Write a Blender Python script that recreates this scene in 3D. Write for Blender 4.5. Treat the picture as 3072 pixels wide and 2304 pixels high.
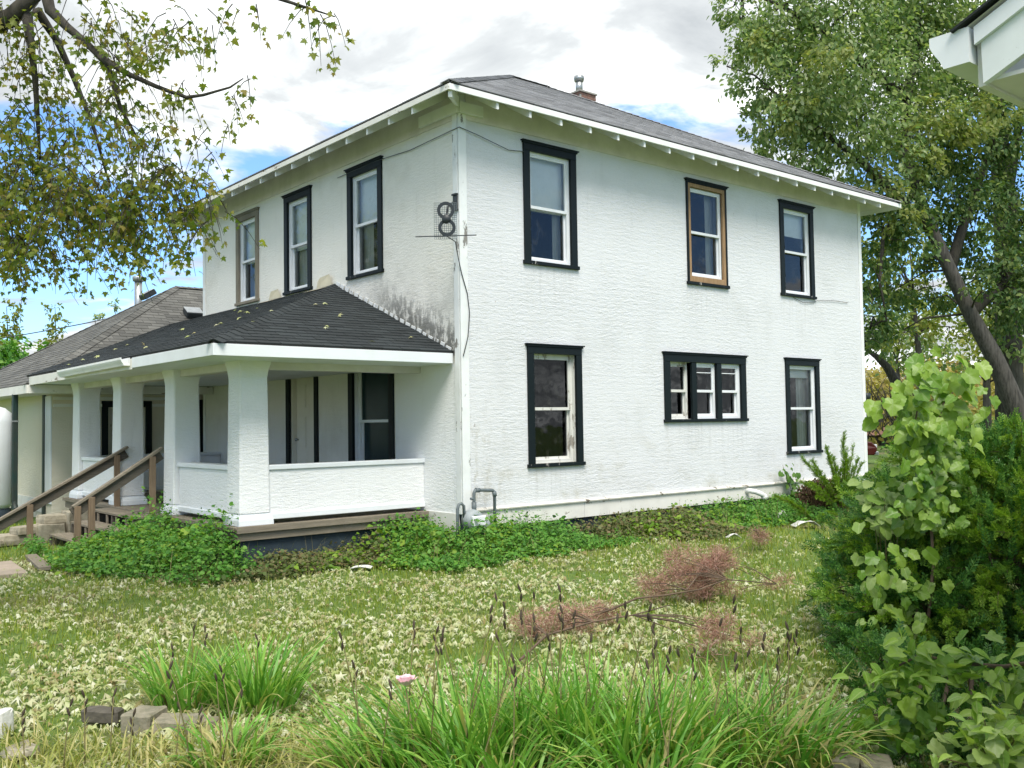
import bpy, math, random
import numpy as np
from mathutils import Matrix, Vector

for _o in list(bpy.data.objects):
    bpy.data.objects.remove(_o, do_unlink=True)
scene = bpy.context.scene
COL = scene.collection
RNG = np.random.default_rng(11)
random.seed(11)

# ------------------------------------------------------------------ camera
CAM = np.array([-8.1575, -10.7968, 1.8428])
YAW, PIT, ROL, FPX = math.radians(49.9316), math.radians(2.3098), math.radians(0.8811), 2862.73
FW = np.array([math.cos(YAW)*math.cos(PIT), math.sin(YAW)*math.cos(PIT), math.sin(PIT)])
_rt = np.array([math.sin(YAW), -math.cos(YAW), 0.0])
_up = np.cross(_rt, FW)
RT = math.cos(ROL)*_rt - math.sin(ROL)*_up
UP = math.sin(ROL)*_rt + math.cos(ROL)*_up
cam_d = bpy.data.cameras.new('camera')
cam_d.sensor_width = 36.0
cam_d.lens = 36.0*FPX/3072.0
cam_d.clip_start = 0.05
cam_d.clip_end = 2000.0
cam_o = bpy.data.objects.new('camera', cam_d)
COL.objects.link(cam_o)
_m = Matrix(((RT[0], UP[0], -FW[0], CAM[0]), (RT[1], UP[1], -FW[1], CAM[1]), (RT[2], UP[2], -FW[2], CAM[2]), (0, 0, 0, 1)))
cam_o.matrix_world = _m
scene.camera = cam_o

def ray(px, py):
    return FW + RT*(px-1536)/FPX - UP*(py-1152)/FPX
def on(axis, val, px, py):              # where the sight line meets the plane axis = val
    d = ray(px, py)
    return CAM + d*((val-CAM[axis])/d[axis])
def dep(px, py, t):                     # point at depth t
    return CAM + ray(px, py)*t
def G(px, py, z=0.0):
    return on(2, z, px, py)

# ------------------------------------------------------------------ sky, sun, exposure
SUN_TO = np.array([-0.31, -0.60, 0.95])
SUN_TO = SUN_TO/np.linalg.norm(SUN_TO)
SUN_EL = math.asin(SUN_TO[2])
SUN_AZ = math.atan2(SUN_TO[0], SUN_TO[1])
scene.view_settings.view_transform = 'Standard'
scene.view_settings.look = 'None'
scene.view_settings.gamma = 1.0
scene.view_settings.exposure = 1.50
scene.render.engine = 'CYCLES'
sun_d = bpy.data.lights.new('sun', 'SUN')
sun_d.energy = 1.5
sun_d.angle = math.radians(28.0)
sun_d.color = (1.0, 0.95, 0.87)
sun_o = bpy.data.objects.new('sun', sun_d)
COL.objects.link(sun_o)
sun_o.rotation_euler = Vector((-SUN_TO[0], -SUN_TO[1], -SUN_TO[2])).to_track_quat('-Z', 'Y').to_euler()
sun_o.location = (0, 0, 30)

class NT:
    """short-hand for building node trees"""
    def __init__(self, tree):
        self.t = tree
    def n(self, typ, **kw):
        nd = self.t.nodes.new(typ)
        for k, v in kw.items():
            setattr(nd, k, v)
        return nd
    def put(self, sock, v):
        if isinstance(v, bpy.types.NodeSocket):
            self.t.links.new(v, sock)
        elif v is not None:
            if isinstance(v, (tuple, list)) and len(v) == 3 and sock.type == 'RGBA':
                v = (*v, 1.0)
            sock.default_value = v
    def math(self, op, a, b=None, c=None, clamp=False):
        nd = self.n('ShaderNodeMath', operation=op, use_clamp=clamp)
        self.put(nd.inputs[0], a)
        if b is not None: self.put(nd.inputs[1], b)
        if c is not None: self.put(nd.inputs[2], c)
        return nd.outputs[0]
    def vmul(self, v, s):
        nd = self.n('ShaderNodeVectorMath', operation='MULTIPLY')
        self.put(nd.inputs[0], v); self.put(nd.inputs[1], s)
        return nd.outputs[0]
    def noise(self, vec, scale=5, detail=4, rough=0.55, dist=0.0):
        nd = self.n('ShaderNodeTexNoise')
        if vec is not None: self.put(nd.inputs['Vector'], vec)
        nd.inputs['Scale'].default_value = scale
        nd.inputs['Detail'].default_value = detail
        nd.inputs['Roughness'].default_value = rough
        nd.inputs['Distortion'].default_value = dist
        return nd.outputs[0]
    def ramp(self, fac, stops):
        nd = self.n('ShaderNodeValToRGB')
        e = nd.color_ramp.elements
        while len(e) < len(stops): e.new(0.5)
        for i, (p, c) in enumerate(stops):
            e[i].position = p
            e[i].color = (c, c, c, 1) if isinstance(c, (int, float)) else (*c, 1)
        self.put(nd.inputs[0], fac)
        return nd.outputs[0]
    def mix(self, fac, a, b, mode='MIX'):
        nd = self.n('ShaderNodeMix', data_type='RGBA', blend_type=mode)
        self.put(nd.inputs[0], fac); self.put(nd.inputs[6], a); self.put(nd.inputs[7], b)
        return nd.outputs[2]
    def step(self, v, a, b):
        nd = self.n('ShaderNodeMapRange', interpolation_type='SMOOTHSTEP')
        self.put(nd.inputs[0], v)
        nd.inputs[1].default_value = a; nd.inputs[2].default_value = b
        return nd.outputs[0]

world = bpy.data.worlds.new('World')
scene.world = world
world.use_nodes = True
world.node_tree.nodes.clear()
wt = NT(world.node_tree)
w_out = wt.n('ShaderNodeOutputWorld')
w_bg = wt.n('ShaderNodeBackground')
w_bg.inputs[1].default_value = 0.1
wt.t.links.new(w_bg.outputs[0], w_out.inputs[0])
w_sky = wt.n('ShaderNodeTexSky', sky_type='NISHITA')
w_sky.sun_disc = False
w_sky.sun_elevation = SUN_EL
w_sky.sun_rotation = SUN_AZ
w_sky.air_density = 1.0
w_sky.dust_density = 0.6
w_sky.ozone_density = 2.0
w_tc = wt.n('ShaderNodeTexCoord')
w_sep = wt.n('ShaderNodeSeparateXYZ')
wt.put(w_sep.inputs[0], w_tc.outputs['Generated'])
wz = wt.math('MAXIMUM', w_sep.outputs[2], 0.0)
inv = wt.math('DIVIDE', 1.0, wt.math('ADD', wz, 0.10))
w_cmb = wt.n('ShaderNodeCombineXYZ')
wt.put(w_cmb.inputs[0], wt.math('MULTIPLY', w_sep.outputs[0], inv))
wt.put(w_cmb.inputs[1], wt.math('MULTIPLY', w_sep.outputs[1], inv))
wt.put(w_cmb.inputs[2], wt.math('MULTIPLY', wz, 2.0))
w_n1 = wt.noise(w_cmb.outputs[0], 1.55, 9, 0.56, 0.35)
w_bias = wt.ramp(wz, [(0.0, 0.80), (0.075, 0.72), (0.115, 0.47), (0.20, 0.40), (0.255, 0.45), (0.29, 0.53), (0.335, 0.80), (0.6, 0.80), (1.0, 0.62)])
w_cov = wt.step(wt.math('ADD', w_n1, wt.math('SUBTRACT', w_bias, 0.5)), 0.47, 0.60)
w_va = wt.n('ShaderNodeVectorMath', operation='ADD')
wt.put(w_va.inputs[0], w_cmb.outputs[0]); w_va.inputs[1].default_value = (-11, -7, 0)
w_n2 = wt.noise(w_va.outputs[0], 1.35, 7, 0.58, 0.6)
w_cl = wt.ramp(w_n2, [(0.33, (7.4, 7.5, 7.4)), (0.44, (4.8, 5.0, 5.0)), (0.52, (3.1, 3.25, 3.32)), (0.63, (2.2, 2.35, 2.47))])
w_blue = wt.mix(1.0, w_sky.outputs[0], (0.58, 0.74, 0.95), 'MULTIPLY')
wt.put(w_bg.inputs[0], wt.mix(w_cov, w_blue, w_cl))

# ------------------------------------------------------------------ object helpers
def link(o, parent=None, mw=None):
    """meshes are modelled in world coordinates; mw places shared meshes"""
    COL.objects.link(o)
    off = Vector((0, 0, 0))
    if parent is not None:
        o.parent = parent
        if parent.type == 'EMPTY':
            off = parent.location
    if mw is not None:
        o.matrix_local = Matrix.Translation(-off) @ mw
    else:
        o.location = -off
    return o

def tag(o, label=None, cat=None, group=None, kind=None):
    if label: o['label'] = label
    if cat: o['category'] = cat
    if group: o['group'] = group
    if kind: o['kind'] = kind
    return o

def thing(name, label, cat, loc=(0, 0, 0), group=None):
    o = bpy.data.objects.new(name, None)
    COL.objects.link(o)
    o.location = loc
    o.empty_display_size = 0.2
    return tag(o, label, cat, group)

def np_mesh(name, V, F, smooth=False):
    """mesh from arrays; F is (n,3) or (n,4)"""
    V = np.asarray(V, dtype=np.float32); F = np.asarray(F, dtype=np.int32)
    k = F.shape[1]
    me = bpy.data.meshes.new(name)
    me.vertices.add(len(V)); me.vertices.foreach_set('co', V.ravel())
    me.loops.add(F.size); me.loops.foreach_set('vertex_index', F.ravel())
    me.polygons.add(len(F)); me.polygons.foreach_set('loop_start', np.arange(0, F.size, k, dtype=np.int32))
    if smooth:
        me.polygons.foreach_set('use_smooth', np.ones(len(F), dtype=bool))
    me.update(calc_edges=True)
    return me

def np_obj(name, V, F, mat, parent=None, smooth=False):
    me = np_mesh(name, V, F, smooth)
    me.materials.append(mat)
    return link(bpy.data.objects.new(name, me), parent)

class MB:
    """collects simple shapes, then links them as one mesh object"""
    def __init__(self):
        self.v = []; self.f = []; self.sm = []
    def raw(self, vs, fs, smooth=False):
        b = len(self.v)
        self.v += [tuple(map(float, p)) for p in vs]
        self.f += [tuple(i+b for i in f) for f in fs]
        self.sm += [smooth]*len(fs)
        return self
    def box(self, x0, x1, y0, y1, z0, z1):
        x0, x1 = min(x0, x1), max(x0, x1); y0, y1 = min(y0, y1), max(y0, y1); z0, z1 = min(z0, z1), max(z0, z1)
        return self.raw([(x0, y0, z0), (x1, y0, z0), (x1, y1, z0), (x0, y1, z0), (x0, y0, z1), (x1, y0, z1), (x1, y1, z1), (x0, y1, z1)],
                        [(3, 2, 1, 0), (4, 5, 6, 7), (0, 1, 5, 4), (1, 2, 6, 5), (2, 3, 7, 6), (3, 0, 4, 7)])
    def obox(self, c, ax, ay, az, hx, hy, hz):
        """oriented box: centre, three unit axes, half sizes"""
        c, ax, ay, az = (np.asarray(q, float) for q in (c, ax, ay, az))
        P = [c+ax*sx*hx+ay*sy*hy+az*sz*hz for sz in (-1, 1) for sx, sy in ((-1, -1), (1, -1), (1, 1), (-1, 1))]
        return self.raw(P, [(3, 2, 1, 0), (4, 5, 6, 7), (0, 1, 5, 4), (1, 2, 6, 5), (2, 3, 7, 6), (3, 0, 4, 7)])
    def beam(self, a, b, w, h, up=(0, 0, 1)):
        a, b = np.asarray(a, float), np.asarray(b, float)
        d = b-a; L = np.linalg.norm(d); d = d/L
        s = np.cross(d, up); s /= np.linalg.norm(s); u = np.cross(s, d)
        return self.obox((a+b)/2, d, s, u, L/2, w/2, h/2)
    def tube(self, pts, rad, n=8, caps=True, smooth=True):
        P = [np.asarray(p, float) for p in pts]
        R = [rad]*len(P) if isinstance(rad, (int, float)) else list(rad)
        vs = []; prev = None
        for i, p in enumerate(P):
            d = P[min(i+1, len(P)-1)]-P[max(i-1, 0)]
            d = d/(np.linalg.norm(d)+1e-9)
            if prev is None:
                s = np.cross(d, (0.3, 0.2, 1.0) if abs(d[2]) < 0.9 else (1.0, 0.1, 0))
            else:
                s = prev-d*(prev@d)
            s = s/(np.linalg.norm(s)+1e-9); prev = s
            t = np.cross(d, s)
            for k in range(n):
                a = 2*math.pi*k/n
                vs.append(p+(s*math.cos(a)+t*math.sin(a))*R[i])
        fs = []
        for i in range(len(P)-1):
            for k in range(n):
                fs.append((i*n+k, i*n+(k+1) % n, (i+1)*n+(k+1) % n, (i+1)*n+k))
        self.raw(vs, fs, smooth)
        if caps:
            b = len(self.v)-len(vs)
            self.f.append(tuple(b+k for k in reversed(range(n)))); self.sm.append(False)
            self.f.append(tuple(b+(len(P)-1)*n+k for k in range(n))); self.sm.append(False)
        return self
    def loft(self, rings, smooth=False, caps=True):
        """rings: list of equally long point lists"""
        n = len(rings[0]); vs = [p for r in rings for p in r]; fs = []
        for i in range(len(rings)-1):
            for k in range(n):
                fs.append((i*n+k, i*n+(k+1) % n, (i+1)*n+(k+1) % n, (i+1)*n+k))
        if caps:
            fs.append(tuple(reversed(range(n)))); fs.append(tuple((len(rings)-1)*n+k for k in range(n)))
        return self.raw(vs, fs, smooth)
    def square_loft(self, cx, cy, prof):
        return self.loft([[(cx-h, cy-h, z), (cx+h, cy-h, z), (cx+h, cy+h, z), (cx-h, cy+h, z)] for z, h in prof])
    def lathe(self, c, prof, n=16, axis=(0, 0, 1)):
        ax = np.asarray(axis, float); ax /= np.linalg.norm(ax)
        s = np.cross(ax, (0.0, 1.0, 0.0) if abs(ax[1]) < 0.9 else (1.0, 0, 0)); s /= np.linalg.norm(s); t = np.cross(ax, s)
        c = np.asarray(c, float)
        return self.loft([[c+ax*h+(s*math.cos(2*math.pi*k/n)+t*math.sin(2*math.pi*k/n))*r for k in range(n)] for h, r in prof], smooth=True)
    def build(self, name, mat, parent=None, bevel=0.0):
        me = bpy.data.meshes.new(name)
        me.from_pydata(self.v, [], self.f)
        me.polygons.foreach_set('use_smooth', self.sm)
        me.materials.append(mat)
        me.update()
        o = link(bpy.data.objects.new(name, me), parent)
        if bevel:
            md = o.modifiers.new('bevel', 'BEVEL'); md.width = bevel; md.segments = 1; md.limit_method = 'ANGLE'
        return o

def scatter(TV, TF, M, T):
    """N transformed copies of a template: TV (k,3), TF (f,n), M (N,3,3), T (N,3)"""
    TV = np.asarray(TV, float); TF = np.asarray(TF, int)
    V = np.einsum('nij,kj->nki', M, TV)+T[:, None, :]
    F = TF[None]+(np.arange(len(T))*len(TV))[:, None, None]
    return V.reshape(-1, 3), F.reshape(-1, TF.shape[1])

def unit(a):
    return a/(np.linalg.norm(a, axis=-1, keepdims=True)+1e-9)

def frames(d, nrm, size):
    """matrices whose columns are side, dir, normal, times size"""
    d = unit(d); s = unit(np.cross(d, nrm)); n = np.cross(s, d)
    return np.stack([s, d, n], axis=-1)*np.asarray(size)[:, None, None]

def rnd_dir(n):
    return unit(RNG.normal(size=(n, 3)))

# leaf templates: stem at the origin, tip towards +Y
LEAF_T = [(0, 0, 0), (.27, .28, .07), (.24, .65, .05), (0, 1, -.06), (-.24, .65, .05), (-.27, .28, .07)]
LEAF_F = [(0, 1, 2, 3), (0, 3, 4, 5)]
_mo = [(0, 0), (.14, .10), (.46, .02), (.33, .24), (.62, .52), (.26, .47), (.20, .66), (0, 1.0), (-.20, .66), (-.26, .47), (-.62, .52), (-.33, .24), (-.46, .02), (-.14, .10)]
MAPLE_T = [(0, .34, .05)]+[(x, y, -.22*(x*x+(y-.34)**2)) for x, y in _mo]
MAPLE_F = [(0, 1+i, 1+(i+1) % len(_mo)) for i in range(len(_mo))]
_so = [(0, 0), (.46, .06), (.20, .32), (.60, .62), (.12, .50), (0, 1.0), (-.12, .50), (-.60, .62), (-.20, .32), (-.46, .06)]
STAR_T = [(0, .36, .10)]+[(x, y, -.55*(x*x+(y-.36)**2)) for x, y in _so]
STAR_F = [(0, 1+i, 1+(i+1) % len(_so)) for i in range(len(_so))]

# ------------------------------------------------------------------ materials
def base_mat(name):
    m = bpy.data.materials.new(name); m.use_nodes = True
    nt = NT(m.node_tree); b = m.node_tree.nodes['Principled BSDF']
    tc = nt.n('ShaderNodeTexCoord')
    return m, nt, b, tc.outputs['Object']

def bump(nt, b, h, strength=0.3, dist=0.01):
    bp = nt.n('ShaderNodeBump'); bp.inputs['Strength'].default_value = strength; bp.inputs['Distance'].default_value = dist
    nt.put(bp.inputs['Height'], h); nt.put(b.inputs['Normal'], bp.outputs[0])

def mk(name, c1, c2=None, scale=6.0, stretch=(1, 1, 1), rough=0.75, bstr=0.2, bscale=40.0, metal=0.0, lo=0.35, hi=0.68, spec=0.4, island=0.0):
    m, nt, b, co = base_mat(name)
    v = nt.vmul(co, stretch)
    col = nt.ramp(nt.noise(v, scale, 6, 0.62), [(lo, c1), (hi, c2 or c1)])
    if island:
        gi = nt.n('ShaderNodeNewGeometry')
        k = nt.math('MULTIPLY_ADD', gi.outputs['Random Per Island'], island, 1.0-island/2)
        hs = nt.n('ShaderNodeHueSaturation'); nt.put(hs.inputs['Value'], k); nt.put(hs.inputs['Color'], col); col = hs.outputs[0]
    nt.put(b.inputs['Base Color'], col)
    b.inputs['Roughness'].default_value = rough
    b.inputs['Metallic'].default_value = metal
    b.inputs['Specular IOR Level'].default_value = spec
    if bstr:
        bump(nt, b, nt.noise(v, bscale, 5, 0.6), bstr, 0.01)
    return m

def foliage(name, cols, trans=0.35, rough=0.55, spec=0.35, tint=(1.15, 1.2, 0.6)):
    m = bpy.data.materials.new(name); m.use_nodes = True
    nt = NT(m.node_tree); b = m.node_tree.nodes['Principled BSDF']; out = m.node_tree.nodes['Material Output']
    gi = nt.n('ShaderNodeNewGeometry')
    col = nt.ramp(gi.outputs['Random Per Island'], [(i/max(1, len(cols)-1), c) for i, c in enumerate(cols)])
    nt.put(b.inputs['Base Color'], col)
    b.inputs['Roughness'].default_value = rough
    b.inputs['Specular IOR Level'].default_value = spec
    tr = nt.n('ShaderNodeBsdfTranslucent')
    nt.put(tr.inputs[0], nt.mix(1.0, col, tint, 'MULTIPLY'))
    mx = nt.n('ShaderNodeMixShader'); mx.inputs[0].default_value = trans
    nt.t.links.new(b.outputs[0], mx.inputs[1]); nt.t.links.new(tr.outputs[0], mx.inputs[2])
    nt.t.links.new(mx.outputs[0], out.inputs[0])
    return m

def stucco(name, base, dirt, side):
    """painted stucco with its own stains; side 'R', 'L' or None"""
    m, nt, b, co = base_mat(name)
    sep = nt.n('ShaderNodeSeparateXYZ'); nt.put(sep.inputs[0], co)
    X, Y, Z = sep.outputs
    big = nt.noise(co, 0.9, 6, 0.62)
    col = nt.mix(nt.step(big, 0.48, 0.75), base, dirt)
    streak = nt.noise(nt.vmul(co, (3.2, 3.2, 0.35)), 2.4, 6, 0.65)
    col = nt.mix(nt.math('MULTIPLY', nt.step(streak, 0.55, 0.78), 0.28), col, tuple(q*0.72 for q in dirt))
    if side == 'L':        # mildew creeping up from the porch roof, darker towards the corner
        line = nt.math('MULTIPLY_ADD', Y, 0.405, 2.79)
        above = nt.math('SUBTRACT', Z, line)
        near = nt.math('MULTIPLY', nt.step(above, 0.75, 0.05), nt.step(above, -0.12, 0.0))
        rng = nt.step(Y, 2.6, 1.5)
        sp = nt.noise(nt.vmul(co, (1, 1, 0.55)), 9.0, 8, 0.72)
        mk1 = nt.math('MULTIPLY', nt.math('MULTIPLY', near, rng), nt.step(nt.math('ADD', sp, nt.math('MULTIPLY', near, 0.14)), 0.50, 0.66))
        col = nt.mix(nt.math('MULTIPLY', mk1, 0.85), col, (0.055, 0.06, 0.055))
        wide = nt.math('MULTIPLY', nt.step(above, 1.5, 0.1), nt.step(nt.noise(co, 1.6, 6, 0.7), 0.42, 0.7))
        wide = nt.math('MULTIPLY', wide, nt.step(Y, 3.4, 2.0))
        col = nt.mix(nt.math('MULTIPLY', wide, 0.45), col, (0.30, 0.30, 0.27))
    if side == 'R':        # damp brown stains by the meter and along the skirting, small flaked spots
        low = nt.step(Z, 2.0, 0.75)
        st = nt.step(nt.noise(nt.vmul(co, (1, 1, 1.6)), 1.5, 7, 0.68), 0.50, 0.72)
        col = nt.mix(nt.math('MULTIPLY', nt.math('MULTIPLY', low, st), 0.55), col, (0.42, 0.40, 0.31))
        c2 = nt.math('MULTIPLY', nt.step(X, 1.25, 0.1), nt.step(Z, 2.6, 1.0))
        st2 = nt.step(nt.noise(nt.vmul(co, (1, 1, 0.6)), 5.5, 8, 0.72), 0.47, 0.66)
        col = nt.mix(nt.math('MULTIPLY', nt.math('MULTIPLY', c2, st2), 0.6), col, (0.36, 0.33, 0.24))
        for xc, hw, zs in ((1.75, .62, 4.25), (5.56, .62, 4.25), (8.40, .65, 4.25), (1.78, .62, 1.18), (5.45, 1.2, 1.82), (8.46, .65, 1.16)):
            wm = nt.math('MULTIPLY', nt.step(nt.math('ABSOLUTE', nt.math('SUBTRACT', X, xc)), hw+.06, hw-.08), nt.math('MULTIPLY', nt.step(Z, zs-.95, zs-.1), nt.step(Z, zs+.02, zs)))
            dr_ = nt.step(nt.noise(nt.vmul(co, (9, 9, .5)), 1.5, 5, .6), .44, .68)
            col = nt.mix(nt.math('MULTIPLY', nt.math('MULTIPLY', wm, dr_), .22), col, (0.34, 0.345, 0.33))
        fl = nt.step(nt.noise(co, 7.0, 3, 0.5), 0.745, 0.76)
        col = nt.mix(nt.math('MULTIPLY', fl, 0.7), col, (0.33, 0.30, 0.27))
    nt.put(b.inputs['Base Color'], col)
    b.inputs['Roughness'].default_value = 0.85
    b.inputs['Specular IOR Level'].default_value = 0.25
    h1 = nt.noise(nt.vmul(co, (1, 1, 4.2)), 7.5, 7, 0.70, 0.25)
    h2 = nt.noise(co, 52.0, 4, 0.6)
    wz_ = nt.math('SINE', nt.math('MULTIPLY_ADD', Z, 62.0, nt.math('MULTIPLY', nt.noise(nt.vmul(co, (1, 1, .6)), 2.0, 4, .6), 9.0)))
    h1 = nt.math('MULTIPLY_ADD', wz_, 0.035 if side == 'R' else 0.0, h1)
    amp = nt.math('MULTIPLY_ADD', nt.step(nt.noise(co, 0.7, 3, 0.5), 0.35, 0.7), 0.6, 0.55)
    bump(nt, b, nt.math('ADD', nt.math('MULTIPLY', h1, amp), nt.math('MULTIPLY', h2, 0.30)), 0.7, 0.026)
    return m

def peel(name, paint, bare, amount=0.62, scale=7.0, stretch=(1, 1, 0.25), rough=0.7, spec=0.35):
    """paint flaking off bare timber"""
    m, nt, b, co = base_mat(name)
    v = nt.vmul(co, stretch)
    msk = nt.step(nt.noise(v, scale, 9, 0.70), amount, amount+0.03)
    grain = nt.noise(nt.vmul(co, (40, 40, 2)), 3, 4, 0.6)
    barec = nt.mix(grain, bare, tuple(q*0.55 for q in bare))
    pc = nt.mix(nt.step(nt.noise(co, 3.0, 4), 0.4, 0.8), paint, tuple(q*0.86 for q in paint))
    nt.put(b.inputs['Base Color'], nt.mix(msk, pc, barec))
    b.inputs['Roughness'].default_value = rough
    b.inputs['Specular IOR Level'].default_value = spec
    bump(nt, b, nt.math('SUBTRACT', nt.math('MULTIPLY', grain, 0.25), msk), 0.4, 0.004)
    return m

def wood(name, c1, c2, axis='x', rough=0.8):
    m, nt, b, co = base_mat(name)
    s = {'x': (1.2, 22, 22), 'y': (22, 1.2, 22), 'z': (22, 22, 1.2)}[axis]
    g = nt.noise(nt.vmul(co, s), 1.6, 7, 0.68, 0.5)
    k = nt.noise(co, 2.2, 5, 0.6)
    col = nt.mix(nt.step(k, 0.4, 0.75), nt.ramp(g, [(0.3, c1), (0.7, c2)]), tuple(q*0.6 for q in c1))
    nt.put(b.inputs['Base Color'], col); b.inputs['Roughness'].default_value = rough
    b.inputs['Specular IOR Level'].default_value = 0.25
    bump(nt, b, g, 0.45, 0.006)
    return m

def shingle_mat(name, c, streak=(0.5, 0.5, 0.5), isl=0.5):
    m, nt, b, co = base_mat(name)
    gi = nt.n('ShaderNodeNewGeometry'); oi = nt.n('ShaderNodeObjectInfo')
    r = nt.math('FRACT', nt.math('ADD', gi.outputs['Random Per Island'], oi.outputs['Random']))
    v = nt.math('MULTIPLY_ADD', r, isl, 1-isl/2)
    gr = nt.noise(co, 160, 3, 0.6)
    wd = nt.noise(co, 0.8, 5, 0.6)
    f = nt.math('MULTIPLY', v, nt.math('MULTIPLY', nt.math('MULTIPLY_ADD', gr, 0.7, 0.65), nt.math('MULTIPLY_ADD', wd, 0.9, 0.55)))
    hs = nt.n('ShaderNodeHueSaturation'); hs.inputs['Color'].default_value = (*c, 1); nt.put(hs.inputs['Value'], f)
    nt.put(b.inputs['Base Color'], hs.outputs[0]); b.inputs['Roughness'].default_value = 0.88
    b.inputs['Specular IOR Level'].default_value = 0.3
    bump(nt, b, gr, 0.5, 0.004)
    return m

def glass_mat(name, tint=(0.86, 0.90, 0.90), dirty=0.04, ior=1.45):
    m = bpy.data.materials.new(name); m.use_nodes = True
    nt = NT(m.node_tree); out = m.node_tree.nodes['Material Output']
    nt.t.nodes.remove(m.node_tree.nodes['Principled BSDF'])
    tc = nt.n('ShaderNodeTexCoord')
    tr = nt.n('ShaderNodeBsdfTransparent'); tr.inputs[0].default_value = (*tint, 1)
    gl = nt.n('ShaderNodeBsdfGlossy'); gl.inputs[0].default_value = (0.95, 0.97, 1, 1); gl.inputs[1].default_value = 0.02
    wav = nt.noise(tc.outputs['Object'], 2.2, 2, 0.5)
    bp = nt.n('ShaderNodeBump'); bp.inputs['Strength'].default_value = 0.12; bp.inputs['Distance'].default_value = 0.03
    nt.put(bp.inputs['Height'], wav); nt.t.links.new(bp.outputs[0], gl.inputs['Normal'])
    fr = nt.n('ShaderNodeFresnel'); fr.inputs[0].default_value = ior
    mx = nt.n('ShaderNodeMixShader')
    nt.t.links.new(fr.outputs[0], mx.inputs[0]); nt.t.links.new(tr.outputs[0], mx.inputs[1]); nt.t.links.new(gl.outputs[0], mx.inputs[2])
    df = nt.n('ShaderNodeBsdfDiffuse'); df.inputs[0].default_value = (0.5, 0.5, 0.47, 1)
    mx2 = nt.n('ShaderNodeMixShader')
    nt.put(mx2.inputs[0], nt.math('MULTIPLY', nt.step(nt.noise(tc.outputs['Object'], 6, 6, 0.7), 0.5, 0.8), dirty*2))
    nt.t.links.new(mx.outputs[0], mx2.inputs[1]); nt.t.links.new(df.outputs[0], mx2.inputs[2])
    nt.t.links.new(mx2.outputs[0], out.inputs[0])
    return m

M = {}
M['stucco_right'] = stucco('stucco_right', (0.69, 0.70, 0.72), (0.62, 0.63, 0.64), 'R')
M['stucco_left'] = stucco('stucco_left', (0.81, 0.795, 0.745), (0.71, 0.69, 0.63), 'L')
M['stucco_porch'] = stucco('stucco_porch', (0.84, 0.85, 0.86), (0.77, 0.785, 0.79), None)
M['stucco_wing'] = stucco('stucco_wing', (0.73, 0.68, 0.56), (0.64, 0.59, 0.47), None)
M['white'] = peel('white_paint', (0.80, 0.81, 0.80), (0.30, 0.27, 0.23), 0.70, 5.0, (1, 1, 1))
M['white_fresh'] = mk('white_paint_fresh', (0.77, 0.81, 0.84), (0.72, 0.75, 0.77), 3, rough=0.55, bstr=0.1)
M['white_peel'] = peel('white_paint_peeling', (0.78, 0.80, 0.80), (0.30, 0.29, 0.27), 0.585, 5.5, (1, 1, 0.35))
M['white_chalky'] = peel('white_paint_chalky', (0.72, 0.71, 0.66), (0.33, 0.29, 0.23), 0.60, 6.0, (0.4, 0.4, 1))
M['soffit'] = mk('soffit_paint', (0.72, 0.69, 0.68), (0.60, 0.575, 0.56), 2.5, rough=0.8, bstr=0.15)
M['trim'] = peel('black_trim_paint', (0.004, 0.009, 0.011), (0.42, 0.40, 0.37), 0.725, 8.0, (1, 1, 0.3), 0.5, 0.22)
M['trim_worn'] = peel('black_trim_worn', (0.005, 0.010, 0.012), (0.45, 0.43, 0.40), 0.60, 9.0, (1, 1, 0.25), 0.55, 0.22)
M['brown_frame'] = wood('bare_brown_frame', (0.44, 0.29, 0.16), (0.25, 0.15, 0.08), 'z')
M['grey_frame'] = wood('weathered_frame', (0.30, 0.27, 0.21), (0.15, 0.13, 0.10), 'z')
M['vinyl'] = mk('white_vinyl', (0.78, 0.80, 0.82), (0.70, 0.72, 0.74), 4, rough=0.4, bstr=0.0)
M['old_sash'] = peel('old_sash_paint', (0.66, 0.66, 0.62), (0.38, 0.35, 0.30), 0.56, 8.0, (1, 1, 0.3))
M['glass'] = glass_mat('window_glass')
M['glass_dull'] = glass_mat('dull_glass', (0.84, 0.88, 0.87), 0.12, 1.4)
M['glass_dark'] = mk('screened_glass', (0.006, 0.024, 0.030), (0.012, 0.034, 0.038), 1.5, rough=0.22, bstr=0.0, spec=0.2)
M['blind'] = mk('window_shade', (0.86, 0.87, 0.86), (0.78, 0.80, 0.79), 2, rough=0.9, bstr=0.0)
M['curtain'] = mk('curtain_cloth', (0.50, 0.50, 0.47), (0.34, 0.34, 0.31), 3, (12, 12, 1), rough=0.95, bstr=0.2)
M['room'] = mk('room_dark', (0.018, 0.024, 0.026), (0.013, 0.018, 0.020), 2, rough=0.95, bstr=0.0)  # near-black, so the colour itself gives the gloom of the rooms
M['foundation'] = mk('slate_blue_foundation', (0.030, 0.048, 0.062), (0.020, 0.032, 0.042), 4, rough=0.8, bstr=0.4, bscale=12)
M['wood_grey_x'] = wood('weathered_wood_x', (0.30, 0.26, 0.20), (0.14, 0.12, 0.09), 'x')
M['wood_grey_y'] = wood('weathered_wood_y', (0.30, 0.26, 0.20), (0.14, 0.12, 0.09), 'y')
M['wood_post'] = wood('weathered_post', (0.26, 0.19, 0.125), (0.13, 0.095, 0.065), 'z')
M['wood_dark'] = wood('dark_weathered_rail', (0.14, 0.125, 0.10), (0.06, 0.055, 0.045), 'x')
M['shingle_porch'] = shingle_mat('charcoal_shingle', (0.030, 0.036, 0.038))
M['shingle_main'] = shingle_mat('grey_shingle', (0.225, 0.228, 0.238))
M['shingle_wing'] = shingle_mat('brown_grey_shingle', (0.118, 0.117, 0.108))
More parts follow.
